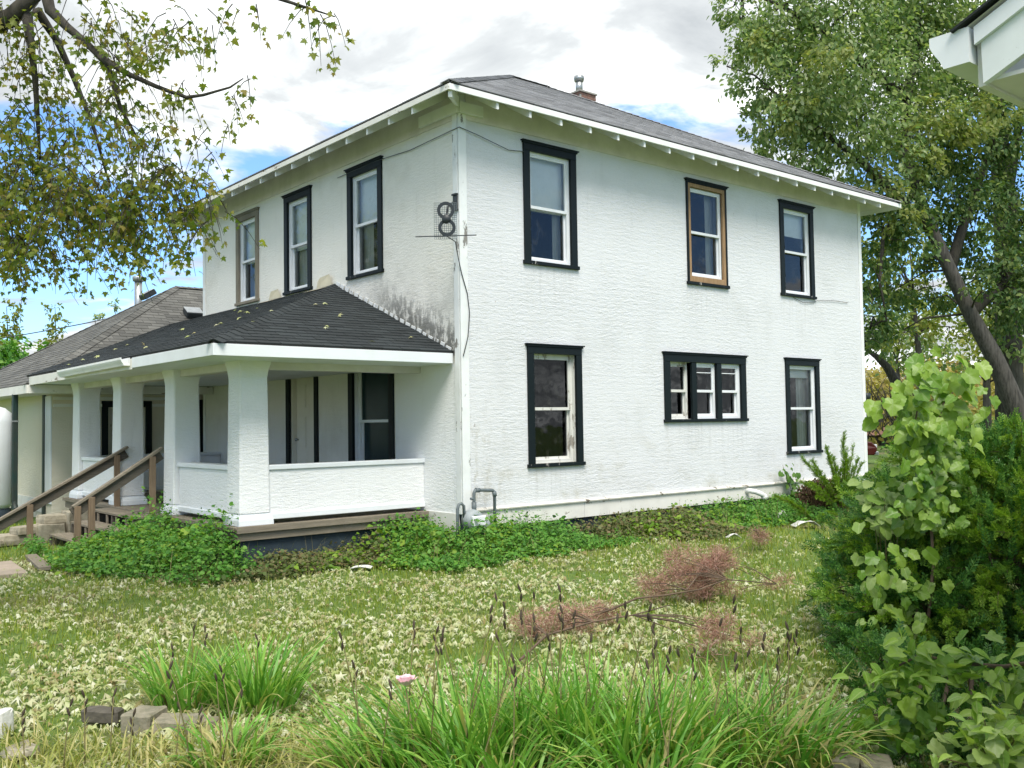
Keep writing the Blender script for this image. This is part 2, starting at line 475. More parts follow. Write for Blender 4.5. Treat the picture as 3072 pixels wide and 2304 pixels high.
M['underlay'] = mk('roof_underlay', (0.03, 0.03, 0.03), (0.05, 0.05, 0.05), 5, rough=0.95)
M['galv'] = mk('galvanised_steel', (0.46, 0.48, 0.49), (0.33, 0.35, 0.36), 9, rough=0.42, metal=0.8, bstr=0.05)
M['brick'] = mk('red_brick', (0.22, 0.12, 0.095), (0.16, 0.10, 0.085), 12, rough=0.9, bstr=0.4, island=0.4)
M['mortar'] = mk('mortar', (0.36, 0.34, 0.31), (0.28, 0.27, 0.25), 12, rough=0.95)
M['black_plastic'] = mk('black_plastic', (0.022, 0.028, 0.032), (0.03, 0.036, 0.04), 5, rough=0.45, bstr=0.0)
M['wire'] = mk('grey_wire', (0.06, 0.065, 0.07), None, rough=0.6, bstr=0.0)
M['pipe'] = mk('grey_gas_pipe', (0.15, 0.18, 0.19), (0.10, 0.12, 0.13), 14, rough=0.5, bstr=0.1)
M['meter'] = mk('grey_meter_paint', (0.34, 0.38, 0.39), (0.25, 0.28, 0.29), 8, rough=0.5, bstr=0.1)
M['door'] = mk('cream_door_paint', (0.82, 0.79, 0.70), (0.76, 0.73, 0.64), 3, rough=0.5, bstr=0.05)
M['green_trim'] = mk('dark_green_trim', (0.012, 0.035, 0.032), (0.03, 0.035, 0.03), 4, rough=0.5)
M['cream_sheet'] = mk('cream_flashing', (0.74, 0.68, 0.54), (0.62, 0.56, 0.43), 4, rough=0.6)
M['stone'] = mk('limestone', (0.42, 0.38, 0.29), (0.20, 0.18, 0.13), 7, rough=0.9, bstr=0.6, bscale=14)
M['concrete'] = mk('old_concrete', (0.30, 0.265, 0.20), (0.13, 0.13, 0.085), 9, rough=0.92, bstr=0.9, bscale=22)
M['litter'] = mk('white_litter', (0.70, 0.70, 0.67), (0.50, 0.49, 0.45), 9, rough=0.7, bstr=0.5)
M['pvc'] = mk('white_pvc', (0.74, 0.75, 0.74), (0.66, 0.66, 0.64), 7, rough=0.35, bstr=0.0)
M['bark'] = mk('tree_bark', (0.095, 0.088, 0.078), (0.028, 0.026, 0.023), 7, (3, 3, 0.45), rough=0.95, bstr=1.0, bscale=6)
M['bark_dark'] = mk('dark_bark', (0.07, 0.062, 0.05), (0.03, 0.027, 0.023), 6, (3, 3, 0.7), rough=0.95, bstr=0.8, bscale=10)
M['twig'] = mk('brown_twig', (0.16, 0.11, 0.075), (0.09, 0.065, 0.045), 9, rough=0.9)
M['drip'] = peel('worn_drip_cap', (0.66, 0.64, 0.58), (0.16, 0.14, 0.11), 0.57, 7.0, (0.5, 0.5, 1))

# ------------------------------------------------------------------ ground
def gz(x, y):
    """height of the lawn"""
    x = np.asarray(x, float); y = np.asarray(y, float)
    return 0.025*np.sin(x*0.9+0.4)*np.cos(y*0.8)+0.018*np.sin(x*2.3-y*1.7)

def ground_mat():
    m, nt, b, co = base_mat('lawn_soil')
    n1 = nt.noise(co, 0.45, 6, 0.6); n2 = nt.noise(co, 9.0, 6, 0.7)
    green = nt.ramp(n2, [(0.3, (0.06, 0.11, 0.016)), (0.55, (0.11, 0.185, 0.028)), (0.75, (0.19, 0.23, 0.06))])
    tan = nt.ramp(n2, [(0.3, (0.11, 0.10, 0.04)), (0.7, (0.24, 0.21, 0.09))])
    nt.put(b.inputs['Base Color'], nt.mix(nt.step(n1, 0.50, 0.68), green, tan))
    b.inputs['Roughness'].default_value = 0.95
    bump(nt, b, nt.noise(co, 30, 6, 0.7), 0.8, 0.03)
    return m
M['ground'] = ground_mat()
def make_ground():
    xs = np.unique(np.concatenate([np.linspace(-500, -14, 14), np.linspace(-14, 16, 101), np.linspace(16, 500, 22)]))
    ys = np.unique(np.concatenate([np.linspace(-500, -14, 14), np.linspace(-14, 16, 101), np.linspace(16, 600, 22)]))
    X, Y = np.meshgrid(xs, ys, indexing='ij')
    d = np.hypot(X, Y)
    Z = gz(X, Y)*np.clip((40-d)/20, 0, 1)
    V = np.stack([X, Y, Z], -1).reshape(-1, 3)
    nx, ny = len(xs), len(ys)
    i, j = np.meshgrid(np.arange(nx-1), np.arange(ny-1), indexing='ij')
    a = (i*ny+j).ravel()
    F = np.stack([a, a+ny, a+ny+1, a+1], -1)
    tag(np_obj('lawn', V, F, M['ground'], None, True), 'green lawn scattered with pale fallen leaves', kind='structure')
make_ground()

M['hill'] = mk('dry_hillside', (0.33, 0.29, 0.10), (0.20, 0.21, 0.07), 0.12, rough=0.95, bstr=0.6, bscale=2)
def make_hill():
    # wooded slope beyond the back yard, to the right of the house
    V = []; nu, nv = 40, 14
    f2 = np.array([math.cos(YAW), math.sin(YAW), 0]); r2 = np.array([math.sin(YAW), -math.cos(YAW), 0])
    for i in range(nu):
        for j in range(nv):
            s = -60+i*6.5; t = 62+j*16.0
            w = t/120.0
            p = CAM*np.array([1, 1, 0])+f2*t+r2*s*w*0.9
            h = 9.5*(1-math.exp(-max(0, t-62)/48.0))*(0.85+0.25*math.sin(s*0.05+t*0.02))*min(1, max(0, (s+62)/40))
            V.append((p[0], p[1], h-0.05))
    F = [(i*nv+j, i*nv+j+1, (i+1)*nv+j+1, (i+1)*nv+j) for i in range(nu-1) for j in range(nv-1)]
    tag(np_obj('hill', V, F, M['hill'], None, True), 'dry yellow hillside rising beyond the back yard', kind='structure')
make_hill()

# worn concrete walk at the left
M['walk'] = mk('leafy_concrete', (0.42, 0.34, 0.27), (0.31, 0.26, 0.20), 3, rough=0.95, bstr=0.5, bscale=18)
a_ = G(60, 1700); b_ = G(75, 1655)
tag(MB().loft([[(-9.5, 2.35, z), (-5.05, 2.45, z), (-4.95, 3.75, z), (-9.5, 3.85, z)] for z in (-0.1, 0.055)]).build('concrete_path', M['walk'], None, 0.01),
    'worn concrete walk leading to the porch steps', kind='structure')

# ------------------------------------------------------------------ shingled roof planes
def clip_poly(P, poly):
    """clip polygon P by the convex counter-clockwise polygon poly (uv)"""
    out = P
    n = len(poly)
    for i in range(n):
        a = poly[i]; b = poly[(i+1) % n]
        if not out: return out
        ins = lambda p: (b[0]-a[0])*(p[1]-a[1])-(b[1]-a[1])*(p[0]-a[0]) >= -1e-9
        res = []
        for k in range(len(out)):
            p, q = out[k], out[(k+1) % len(out)]
            ip, iq = ins(p), ins(q)
            if ip: res.append(p)
            if ip != iq:
                dx, dy = q[0]-p[0], q[1]-p[1]
                den = (b[0]-a[0])*dy-(b[1]-a[1])*dx
                t = ((b[0]-a[0])*(a[1]-p[1])-(b[1]-a[1])*(a[0]-p[0]))/den if abs(den) > 1e-12 else 0
                res.append((p[0]+dx*t, p[1]+dy*t))
        out = res
    return out

def roof_plane(corners, mat, parent, singles=0, expo=0.14, tab=0.30, th=0.011, seed=1, sag=0.0):
    """corners: first two run along the eave, counter-clockwise from above. Shingle tabs overlap down-slope;
    the first `singles` tabs (nearest the eave) are parts of their own, the rest one part."""
    C = [np.asarray(c, float) for c in corners]
    o = C[0]; u = C[1]-C[0]; u = u/np.linalg.norm(u)
    nrm = np.cross(u, C[2]-C[0]); nrm /= np.linalg.norm(nrm)
    if nrm[2] < 0: nrm = -nrm
    v = np.cross(nrm, u); v /= np.linalg.norm(v)
    uv = [((c-o) @ u, (c-o) @ v) for c in C]
    area = sum(uv[i][0]*uv[(i+1) % len(uv)][1]-uv[(i+1) % len(uv)][0]*uv[i][1] for i in range(len(uv)))
    if area < 0: uv = uv[::-1]
    rnd = random.Random(seed)
    umin = min(p[0] for p in uv); umax = max(p[0] for p in uv); vmax = max(p[1] for p in uv)
    # deck below the shingles
    MB().raw([c-nrm*0.004 for c in C]+[c-nrm*0.03 for c in C], [tuple(range(len(C))), tuple(reversed(range(len(C), 2*len(C))))]+
             [(i, i+len(C), (i+1) % len(C)+len(C), (i+1) % len(C)) for i in range(len(C))]).build('roof_deck', M['underlay'], parent)
    rest = MB(); shared = None; count = 0
    nr = int(vmax/expo)+2
    for r in range(nr):
        v0 = r*expo-0.02; v1 = v0+expo*1.25
        off = (r % 2)*tab*0.5+rnd.uniform(-0.03, 0.03)
        k0 = int((umin-off)/tab)-2
        wob = rnd.uniform(-0.006, 0.006)
        for k in range(k0, k0+int((umax-umin)/tab)+5):
            a = off+k*tab+0.006; b = a+tab-0.009
            jj = wob+rnd.uniform(-0.008, 0.008)
            P = clip_poly([(a, v0+jj), (b, v0+jj), (b, v1), (a, v1)], uv)
            if len(P) < 3: continue
            if abs(sum(P[i][0]*P[(i+1) % len(P)][1]-P[(i+1) % len(P)][0]*P[i][1] for i in range(len(P)))) < 0.002: continue
            lift = rnd.uniform(0, 0.003)
            full = len(P) == 4 and abs(max(q[0] for q in P)-b) < 1e-6 and abs(min(q[0] for q in P)-a) < 1e-6 and abs(min(q[1] for q in P)-(v0+jj)) < 1e-6 and abs(max(q[1] for q in P)-v1) < 1e-6
            def hgt(q):     # lower edge proud, upper edge tucked under the next course
                return th+lift-(q[1]-v0)/(v1-v0)*(th*0.9)
            top = [o+u*q[0]+v*q[1]+nrm*(hgt(q)+0.003) for q in P]
            bot = [o+u*q[0]+v*q[1]-nrm*0.001 for q in P]
            n = len(P)
            fs = [tuple(range(n))]+[(i, i+n, (i+1) % n+n, (i+1) % n) for i in range(n)]
            if count < singles:
                if full:
                    if shared is None:
                        w = b-a; hh = v1-v0
                        lv = [(0, 0, th+.003), (w, 0, th+.003), (w, hh, th*.1+.003), (0, hh, th*.1+.003), (0, 0, -.001), (w, 0, -.001), (w, hh, -.001), (0, hh, -.001)]
                        shared = bpy.data.meshes.new('shingle'); shared.from_pydata(lv, [], [(0, 1, 2, 3)]+[(i, i+4, (i+1) % 4+4, (i+1) % 4) for i in range(4)])
                        shared.materials.append(mat)
                    p0 = o+u*a+v*(v0+jj)+nrm*lift
                    mw = Matrix(((u[0], v[0], nrm[0], p0[0]), (u[1], v[1], nrm[1], p0[1]), (u[2], v[2], nrm[2], p0[2]), (0, 0, 0, 1)))
                    link(bpy.data.objects.new('shingle', shared), parent, mw)
                else:
                    MB().raw(top+bot, fs).build('shingle', mat, parent)
                count += 1
            else:
                rest.raw(top+bot, fs)
    if rest.f:
        tag(rest.build('shingles', mat, parent), kind='stuff')
    return count

# ------------------------------------------------------------------ the farmhouse
WX, LY = 10.80, 9.22
ZB, ZT = 0.62, 6.66
house = thing('farmhouse', 'two-storey white stucco farmhouse with black window trim and hipped grey roof', 'house', (0, 0, 0))

def PF(face, off=0.0):
    """local (u, z, d) to world; d is outward"""
    if face == 'R': return lambda u, z, d: (u, off-d, z)
    return lambda u, z, d: (off-d, u, z)

def fbox(mb, pf, u0, u1, z0, z1, d0, d1):
    a = pf(u0, z0, d0); b = pf(u1, z1, d1)
    return mb.box(a[0], b[0], a[1], b[1], a[2], b[2])

def wall_sheet(name, pf, u0, u1, z0, z1, holes, mat, parent):
    us = sorted({u0, u1, *[h[0] for h in holes], *[h[1] for h in holes], *np.arange(u0+1.2, u1-0.3, 1.2).tolist()})
    zs = sorted({z0, z1, *[h[2] for h in holes], *[h[3] for h in holes]})
    vs = []; fs = []
    for i in range(len(us)-1):
        for j in range(len(zs)-1):
            cu, cz = (us[i]+us[i+1])/2, (zs[j]+zs[j+1])/2
            if any(h[0] < cu < h[1] and h[2] < cz < h[3] for h in holes): continue
            b = len(vs)
            vs += [pf(us[i], zs[j], 0), pf(us[i+1], zs[j], 0), pf(us[i+1], zs[j+1], 0), pf(us[i], zs[j+1], 0)]
            fs.append((b, b+1, b+2, b+3))
    return MB().raw(vs, fs).build(name, mat, parent)

def make_window(parent, pf, u0, u1, z0, z1, trim='trim', frame='vinyl', glass='glass', cw=0.125, head=0.15, sillh=0.055, capo=0.04, blind=None, curtain=None,
                fw=0.045, rec=0.035, meet=0.5, label=None, inner=None, nounits=1, muntin=False, left_trim=None, open_low=0.0):
    """casing u0..u1, z0..z1 outside; returns the hole"""
    w = MB()
    h0, h1, k0, k1 = u0+cw, u1-cw, z0+sillh, z1-head
    fbox(w, pf, u0, h0, z0+sillh, k1, -0.02, 0.032); fbox(w, pf, h1, u1, z0+sillh, k1, -0.02, 0.032)
    fbox(w, pf, u0, u1, k1, z1-0.045, -0.02, 0.034)
    win = w.build('window', M[trim], parent, 0.004)
    if label: win['label'] = label
    c = MB(); fbox(c, pf, u0-capo*.4, u1+capo*.4, z1-0.045, z1-0.018, -0.02, 0.052); fbox(c, pf, u0-capo, u1+capo, z1-0.018, z1, -0.02, 0.066)
    c.build('head_cap', M[trim], win, 0.004)
    s = MB(); fbox(s, pf, u0-0.025, u1+0.025, z0, z0+sillh, -0.06, 0.052)
    s.build('sill', M['trim_worn' if trim == 'trim' else trim], win, 0.005)
    if inner:        # a bare timber lining between casing and sash
        q = MB(); t = 0.068
        fbox(q, pf, h0, h0+t, k0, k1, -0.05, 0.02); fbox(q, pf, h1-t, h1, k0, k1, -0.05, 0.02); fbox(q, pf, h0+t, h1-t, k1-t, k1, -0.05, 0.02); fbox(q, pf, h0+t, h1-t, k0, k0+t*1.5, -0.05, 0.022)
        q.build('lining', M[inner], win, 0.003)
        h0, h1, k0, k1 = h0+t, h1-t, k0+t*1.5, k1-t
    hole = (h0-0.002, h1+0.002, k0-0.002, k1+0.002)
    units = []
    if nounits == 1: units = [(h0, h1)]
    else:
        mw = 0.13; each = (h1-h0-mw*(nounits-1))/nounits
        for i in range(nounits):
            a = h0+i*(each+mw); units.append((a, a+each))
            if i: 
                mm = MB(); fbox(mm, pf, a-mw, a, k0, k1, -0.10, 0.026); mm.build('mullion', M[trim], win, 0.004)
    # reveal
    rv = MB()
    for a, b in units:
        fbox(rv, pf, a-0.012, a, k0, k1, -0.20, -0.021); fbox(rv, pf, b, b+0.012, k0, k1, -0.20, -0.021)
        fbox(rv, pf, a, b, k1, k1+0.012, -0.20, -0.021); fbox(rv, pf, a, b, k0-0.012, k0, -0.20, -0.021)
    rv.build('jamb', M['old_sash' if frame == 'old_sash' else 'vinyl'], win)
    for i, (a, b) in enumerate(units):
        fr = frame if not isinstance(frame, (list, tuple)) else frame[i]
        dp = rec if fr == 'vinyl' else rec+0.05
        km = k0+(k1-k0)*meet
        f = MB(); d0, d1 = -dp-0.05, -dp
        fbox(f, pf, a, a+fw, k0, k1, d0, d1); fbox(f, pf, b-fw, b, k0, k1, d0, d1)
        fbox(f, pf, a+fw, b-fw, k1-fw, k1, d0, d1); fbox(f, pf, a+fw, b-fw, k0, k0+fw*1.15, d0, d1)
        f.build('frame', M[fr], win, 0.004)
        st = fw*0.55
        us_ = MB()      # upper sash, then the lower one set further in
        fbox(us_, pf, a+fw, a+fw+st, km, k1-fw, d0+.012, d1-.008); fbox(us_, pf, b-fw-st, b-fw, km, k1-fw, d0+.012, d1-.008)
        fbox(us_, pf, a+fw+st, b-fw-st, k1-fw-st, k1-fw, d0+.012, d1-.008); fbox(us_, pf, a+fw, b-fw, km-0.025, km+0.020, d0+.008, d1+.006)
        if muntin and i: fbox(us_, pf, a+fw+st, b-fw-st, k1-fw-st-0.10, k1-fw-st-0.085, d0+.016, d1-.012)
        us_.build('upper_sash', M[fr], win)
        ls = MB(); zb = k0+fw*1.15+open_low
        fbox(ls, pf, a+fw, a+fw+st, zb, km-.025, d0-.03, d0+.004); fbox(ls, pf, b-fw-st, b-fw, zb, km-.025, d0-.03, d0+.004)
        fbox(ls, pf, a+fw+st, b-fw-st, zb, zb+st*1.3, d0-.03, d0+.004)
        ls.build('lower_sash', M[fr], win)
        for q0, q1, dd in ((km+.02, k1-fw-st, (d0+d1)/2), (zb+st*1.3, km-.025, d0-.014)):
            P = [pf(a+fw+st, q0, dd), pf(b-fw-st, q0, dd), pf(b-fw-st, q1, dd), pf(a+fw+st, q1, dd)]
            nn = np.cross(np.subtract(P[1], P[0]), np.subtract(P[2], P[0])); od = np.subtract(pf(0, 0, 1), pf(0, 0, 0))
            MB().raw(P, [(0, 1, 2, 3) if nn @ od > 0 else (3, 2, 1, 0)]).build('pane', M[glass], win)
        if blind:
            z_b = k1-(k1-k0)*blind
            bm = MB(); fbox(bm, pf, a+fw*.4, b-fw*.4, z_b, k1-0.01, d0-0.085, d0-0.075); fbox(bm, pf, a+fw*.4, b-fw*.4, z_b-.03, z_b, d0-0.09, d0-0.07)
            bm.build('shade', M['blind'], win)
        if curtain:
            for (c0, c1) in curtain:
                n = 15; vs = []
                for t in range(n):
                    uu = a+(b-a)*(c0+(c1-c0)*t/(n-1)); wob = 0.018*math.sin(t*1.9)
                    vs += [pf(uu, k0-.05, d0-.14+wob), pf(uu, k1, d0-.14+wob)]
                MB().raw(vs, [(2*t, 2*t+2, 2*t+3, 2*t+1) for t in range(n-1)], True).build('curtain', M['curtain'], win)
    return hole

R0, L0 = PF('R'), PF('L')
holesR = [
    make_window(house, R0, 1.20, 2.30, 4.23, 6.12, blind=0.50, curtain=[(0.78, 1.0)], left_trim=True, trim='trim', label='upper window beside the antenna corner, paint flaking off its left casing'),
    make_window(house, R0, 5.00, 6.13, 4.23, 6.12, cw=0.042, head=0.07, inner='brown_frame', curtain=[(0.76, 1.0)], label='upper window with bare brown timber showing inside the trim'),
    make_window(house, R0, 7.82, 8.98, 4.24, 6.13, blind=0.28, curtain=[(0.0, 0.3)], label='upper window nearest the right corner'),
    make_window(house, R0, 1.22, 2.35, 1.16, 3.03, frame='old_sash', fw=0.05, rec=0.03, label='tall lower window with old peeling sashes', curtain=[(0.16, 0.24)]),
    make_window(house, R0, 4.31, 6.60, 1.80, 3.02, cw=0.15, head=0.17, nounits=3, frame=('old_sash', 'vinyl', 'vinyl'), fw=0.05, muntin=True, label='triple kitchen window in one black surround'),
    make_window(house, R0, 7.88, 9.05, 1.14, 3.03, blind=0.12, curtain=[(0.62, 1.0)], label='lower window above the shrubs by the right corner'),
]
wall_sheet('wall', R0, 0.0, WX, ZB, ZT, holesR, M['stucco_right'], house)
holesL = [
    make_window(house, L0, 2.03, 3.10, 4.26, 6.12, trim='trim', curtain=[(0.62, 1.0)], blind=0.46, glass='glass_dull'),
    make_window(house, L0, 4.37, 5.40, 4.26, 6.12, trim='trim', curtain=[(0.6, 1.0)], blind=0.52, glass='glass_dull'),
    make_window(house, L0, 6.50, 7.52, 4.28, 6.12, trim='grey_frame', glass='glass_dull', curtain=[(0.3, 0.7)], blind=0.5, label='upper front window with weathered bare timber casing'),
    make_window(house, L0, 1.75, 3.12, 0.95, 2.95, cw=0.14, frame='white_fresh', glass='glass_dark', fw=0.06, rec=0.03, label='porch window with dark screens'),
]
# porch front door
def make_door(parent, pf, u0, u1, z0, z1, glass=False, dm='door', flip=False):
    w = MB(); cw = 0.13
    fbox(w, pf, u0, u0+cw, z0, z1-cw, -0.02, 0.03); fbox(w, pf, u1-cw, u1, z0, z1-cw, -0.02, 0.03); fbox(w, pf, u0, u1, z1-cw, z1, -0.02, 0.032)
    dr = w.build('door', M['trim'], parent, 0.004)
    a, b, t = u0+cw, u1-cw, z1-cw
    j = MB(); fbox(j, pf, a, a+.035, z0, t, -.16, -.021); fbox(j, pf, b-.035, b, z0, t, -.16, -.021); fbox(j, pf, a+.035, b-.035, t-.035, t, -.16, -.021)
    j.build('jamb', M['door'], dr)
    a += .037; b -= .037; t -= .037
    lf = MB(); fbox(lf, pf, a, b, z0+.02, t, -.15, -.11); lf.build('leaf', M[dm], dr, 0.003)
    H = t-z0; W = b-a
    rows = [(0.06, 0.30), (0.38, 0.66), (0.72, 0.93)] if not glass else [(0.08, 0.40)]
    for lo, hi in rows:
        for c0, c1 in ((0.12, 0.45), (0.55, 0.88)):
            p = MB(); fbox(p, pf, a+W*c0, a+W*c1, z0+H*lo, z0+H*hi, -.109, -.104); fbox(p, pf, a+W*c0+.025, a+W*c1-.025, z0+H*lo+.025, z0+H*hi-.025, -.104, -.094)
            p.build('panel', M[dm], dr, 0.006)
    if glass:
        MB().raw([pf(a+W*.14, z0+H*.5, -.108), pf(a+W*.86, z0+H*.5, -.108), pf(a+W*.86, z0+H*.93, -.108), pf(a+W*.14, z0+H*.93, -.108)], [(0, 1, 2, 3)]).build('pane', M['glass_dark'], dr)
    k = pf(a+W*(0.08 if flip else 0.92), z0+H*.46, -.07)
    MB().lathe(k, [(-.035, .012), (-.02, .014), (0, .028), (.02, .026), (.03, .008)], 12, axis=np.array(pf(0, 0, 1))-np.array(pf(0, 0, 0))).build('knob', M['galv'], dr)
    return (a-.035, b+.035, z0, t+.03)
holesL.append(make_door(house, L0, 4.17, 5.37, 0.60, 2.92))
wall_sheet('wall', L0, 0.0, LY, 0.55, ZT, holesL, M['stucco_left'], house)
wall_sheet('wall', PF('L', WX), 0.0, LY, ZB, ZT, [], M['stucco_right'], house)
wall_sheet('wall', PF('R', LY), 0.0, WX, ZB, ZT, [], M['stucco_left'], house)
# freshly painted lower strip of the front wall, right of the porch rail
wall_sheet('wall_patch', PF('L', -0.004), 0.135, 1.72, 0.56, 2.70, [], M['stucco_porch'], house)
# rooms behind the windows
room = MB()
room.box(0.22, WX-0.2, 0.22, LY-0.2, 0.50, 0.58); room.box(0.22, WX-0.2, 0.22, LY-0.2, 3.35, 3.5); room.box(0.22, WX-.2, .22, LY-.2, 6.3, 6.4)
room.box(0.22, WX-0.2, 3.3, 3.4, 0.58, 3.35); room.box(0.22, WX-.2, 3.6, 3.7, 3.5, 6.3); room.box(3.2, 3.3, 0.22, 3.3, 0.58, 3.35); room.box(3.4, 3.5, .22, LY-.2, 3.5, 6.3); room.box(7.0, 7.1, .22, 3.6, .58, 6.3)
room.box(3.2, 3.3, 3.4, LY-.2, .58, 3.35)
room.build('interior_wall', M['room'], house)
# foundation, skirting boards
MB().box(0.04, WX-0.04, 0.04, LY-0.04, -0.35, 0.56).build('foundation', M['foundation'], house)
for i, (a, b) in enumerate(((0.13, 2.35), (2.356, 5.9), (5.906, WX+0.02))):
    MB().box(a, b, -0.022, 0.05, 0.345, 0.585).build('skirt_board', M['white_chalky'], house, 0.003)
MB().loft([[(0.10, -0.055, 0.586), (WX+.03, -0.055, .586), (WX+.03, 0.02, .586), (0.10, .02, .586)], [(0.10, -0.06, .605), (WX+.03, -0.06, .605), (WX+.03, .02, .605), (.10, .02, .605)], [(0.10, -0.012, 0.632), (WX+.03, -0.012, .632), (WX+.03, .02, .632), (.10, .02, .632)]]).build('drip_cap', M['drip'], house)
MB().box(-0.02, 0.02, 0.12, 0.90, 0.30, 0.56).build('skirt_board', M['white_chalky'], house)
# corner boards, frieze
MB().box(-0.022, 0.0, 0.02, 0.135, 0.56, 6.44).box(-0.022, 0.115, -0.022, 0.0, 0.56, 6.44).build('corner_board', M['white_peel'], house, 0.003)
MB().box(WX-0.09, WX+0.02, -0.018, 0.0, ZB, 6.44).build('corner_board', M['white'], house, 0.003)
MB().box(-0.018, 0, LY-0.09, LY+.02, ZB, 6.44).build('corner_board', M['white'], house, 0.003)
MB().box(0.118, WX-0.092, -0.016, 0.0, 6.215, 6.60).build('frieze', M['soffit'], house)
MB().box(-0.016, 0.0, 0.137, LY-0.092, 6.215, 6.60).build('frieze', M['soffit'], house)
# roof
OV = 0.61; ZE = 6.44; AP1 = (4.85, 4.60, 9.25); AP2 = (5.95, 4.60, 9.25)
e00, e10, e11, e01 = (-OV, -OV, ZE), (WX+OV, -OV, ZE), (WX+OV, LY+OV, ZE), (-OV, LY+OV, ZE)
roof = MB().beam((AP1[0], AP1[1], AP1[2]-.05), (AP2[0], AP2[1], AP2[2]-.05), 0.05, 0.08).build('roof', M['underlay'], house)
roof_plane([e00, e10, AP2, AP1], M['shingle_main'], roof, 0, seed=2, th=.006)
roof_plane([e01, e00, AP1], M['shingle_main'], roof, 0, seed=3)
roof_plane([e10, e11, AP2], M['shingle_main'], roof, 0, seed=4)
roof_plane([e11, e01, AP1, AP2], M['shingle_main'], roof, 0, seed=5)
def ridge_caps(a, b, mat, parent, w=0.13, step=0.16, n1=(0, 0, 1)):
    a, b = np.asarray(a, float), np.asarray(b, float); d = b-a; L = np.linalg.norm(d); d /= L
    s = np.cross(d, n1); s /= np.linalg.norm(s); up = np.cross(s, d)
    mb = MB(); rnd = random.Random(int(L*1000)); k = 0.0
    while k < L:
        p = a+d*k; q = a+d*min(L, k+step*1.3); z0 = 0.034+rnd.uniform(0, .006); z1 = 0.024
        vs = [p+up*z0, p+s*w+up*(z0-.055), p-s*w+up*(z0-.055), q+up*z1, q+s*w+up*(z1-.055), q-s*w+up*(z1-.055), p+up*(z0-.012), p+s*w+up*(z0-.067), p-s*w+up*(z0-.067)]
        mb.raw(vs, [(0, 1, 4, 3), (0, 3, 5, 2), (0, 6, 7, 1), (0, 2, 8, 6)])
        k += step
    tag(mb.build('ridge_shingles', mat, parent), kind='stuff')
for a, b in ((e00, AP1), (e10, AP2), (AP1, AP2)):
    ridge_caps(a, b, M['shingle_main'], roof)
# eaves: fascia, soffit boards, rafter tails
sl = (9.25-ZE)/(4.60+OV)
MB().box(-OV-.012, WX+OV+.012, -OV-.024, -OV, 6.325, 6.41).build('fascia', M['white'], house, 0.003)
MB().box(-OV-.024, -OV, -OV-.012, LY+OV+.012, 6.325, 6.405).build('fascia', M['white_chalky'], house, 0.003)
MB().box(WX+OV, WX+OV+.024, -OV-.01, LY+OV, 6.315, 6.42).build('fascia', M['white'], house)
MB().box(-OV, WX+OV, LY+OV, LY+OV+.024, 6.315, 6.42).build('fascia', M['white'], house)
ds = 0.045; zi = ZE-ds+OV*sl
so = MB()
q0 = [(-OV, -OV, ZE-ds), (WX+OV, -OV, ZE-ds), (WX+OV, LY+OV, ZE-ds), (-OV, LY+OV, ZE-ds)]
q1 = [(0.03, .03, zi), (WX-.03, .03, zi), (WX-.03, LY-.03, zi), (.03, LY-.03, zi)]
so.raw(q0+q1, [(i, (i+1) % 4, (i+1) % 4+4, i+4) for i in range(4)])
so.build('soffit', M['soffit'], house)
def rafter(pf, u, w=0.042):
    a0, a1 = -0.02, OV-0.015
    zo = lambda d: ZE-ds-0.004+(OV-d)*sl
    vs = []
    for du in (-w/2, w/2):
        vs += [pf(u+du, zo(a0), a0), pf(u+du, zo(a1), a1), pf(u+du, zo(a1)-.165, a1), pf(u+du, zo(a1)-.165+.02, a1-.05), pf(u+du, zo(a0)-.15, a0)]
    n = 5
    MB().raw(vs, [tuple(range(n)), tuple(reversed(range(n, 2*n)))]+[(i, i+n, (i+1) % n+n, (i+1) % n) for i in range(n)]).build('rafter_tail', M['white'], house)
for i in range(18): rafter(R0, 0.24+i*0.61)
for i in range(15): rafter(L0, 0.30+i*0.61)
# beam end poking past the corner under the eave
MB().beam((-0.05, -0.045, 6.36), (-0.05, 0.9, 6.36), 0.05, 0.16).build('lookout_beam', M['white'], house)
MB().beam((0.40, -0.045, 6.36), (-0.03, -0.045, 6.36), 0.05, 0.16).build('lookout_beam', M['white'], house)
MB().beam((-0.07, -0.07, 6.42), (-OV+.03, -OV+.03, 6.31), 0.05, 0.13).build('hip_rafter_tail', M['white'], house)
# chimney
ch = MB().box(7.35, 7.85, 5.0, 5.5, 7.9, 9.56).build('chimney', M['mortar'], house)
bm_x = None
for r in range(9):
    z = 8.92+r*0.075
    for s in range(4):
        for k in range(3):
            u = -0.255+k*0.19+(0.05 if r % 2 else 0.0); u1 = min(u+0.178, 0.262)
            if u1-u < 0.05: continue
            b = MB(); dd = 0.262+random.uniform(-.004, .004); cx, cy = 7.6, 5.25
            if s == 0: b.box(cx+u, cx+u1, cy-dd, cy-.24, z, z+.063)
            elif s == 1: b.box(cx+u, cx+u1, cy+.24, cy+dd, z, z+.063)
            elif s == 2: b.box(cx-dd, cx-.24, cy+u, cy+u1, z, z+.063)
            else: b.box(cx+.24, cx+dd, cy+u, cy+u1, z, z+.063)
            b.build('brick', M['brick'], ch)
MB().loft([[(7.6+sx*h, 5.25+sy*h, z) for sx, sy in ((-1, -1), (1, -1), (1, 1), (-1, 1))] for z, h in ((9.575, .29), (9.61, .29), (9.66, .15))]).build('crown', M['mortar'], ch)
MB().lathe((7.52, 5.2, 9.62), [(0, .085), (.30, .085)], 16).build('flue_pipe', M['galv'], ch)
MB().lathe((7.52, 5.2, 9.92), [(-.02, .11), (.05, .125), (.10, .115), (.12, .05)], 16).build('flue_cap', M['galv'], ch)

# ------------------------------------------------------------------ porch (parts of the house)
PY0, PY1 = 0.90, 8.56
PX = -2.92; DZ = 0.555
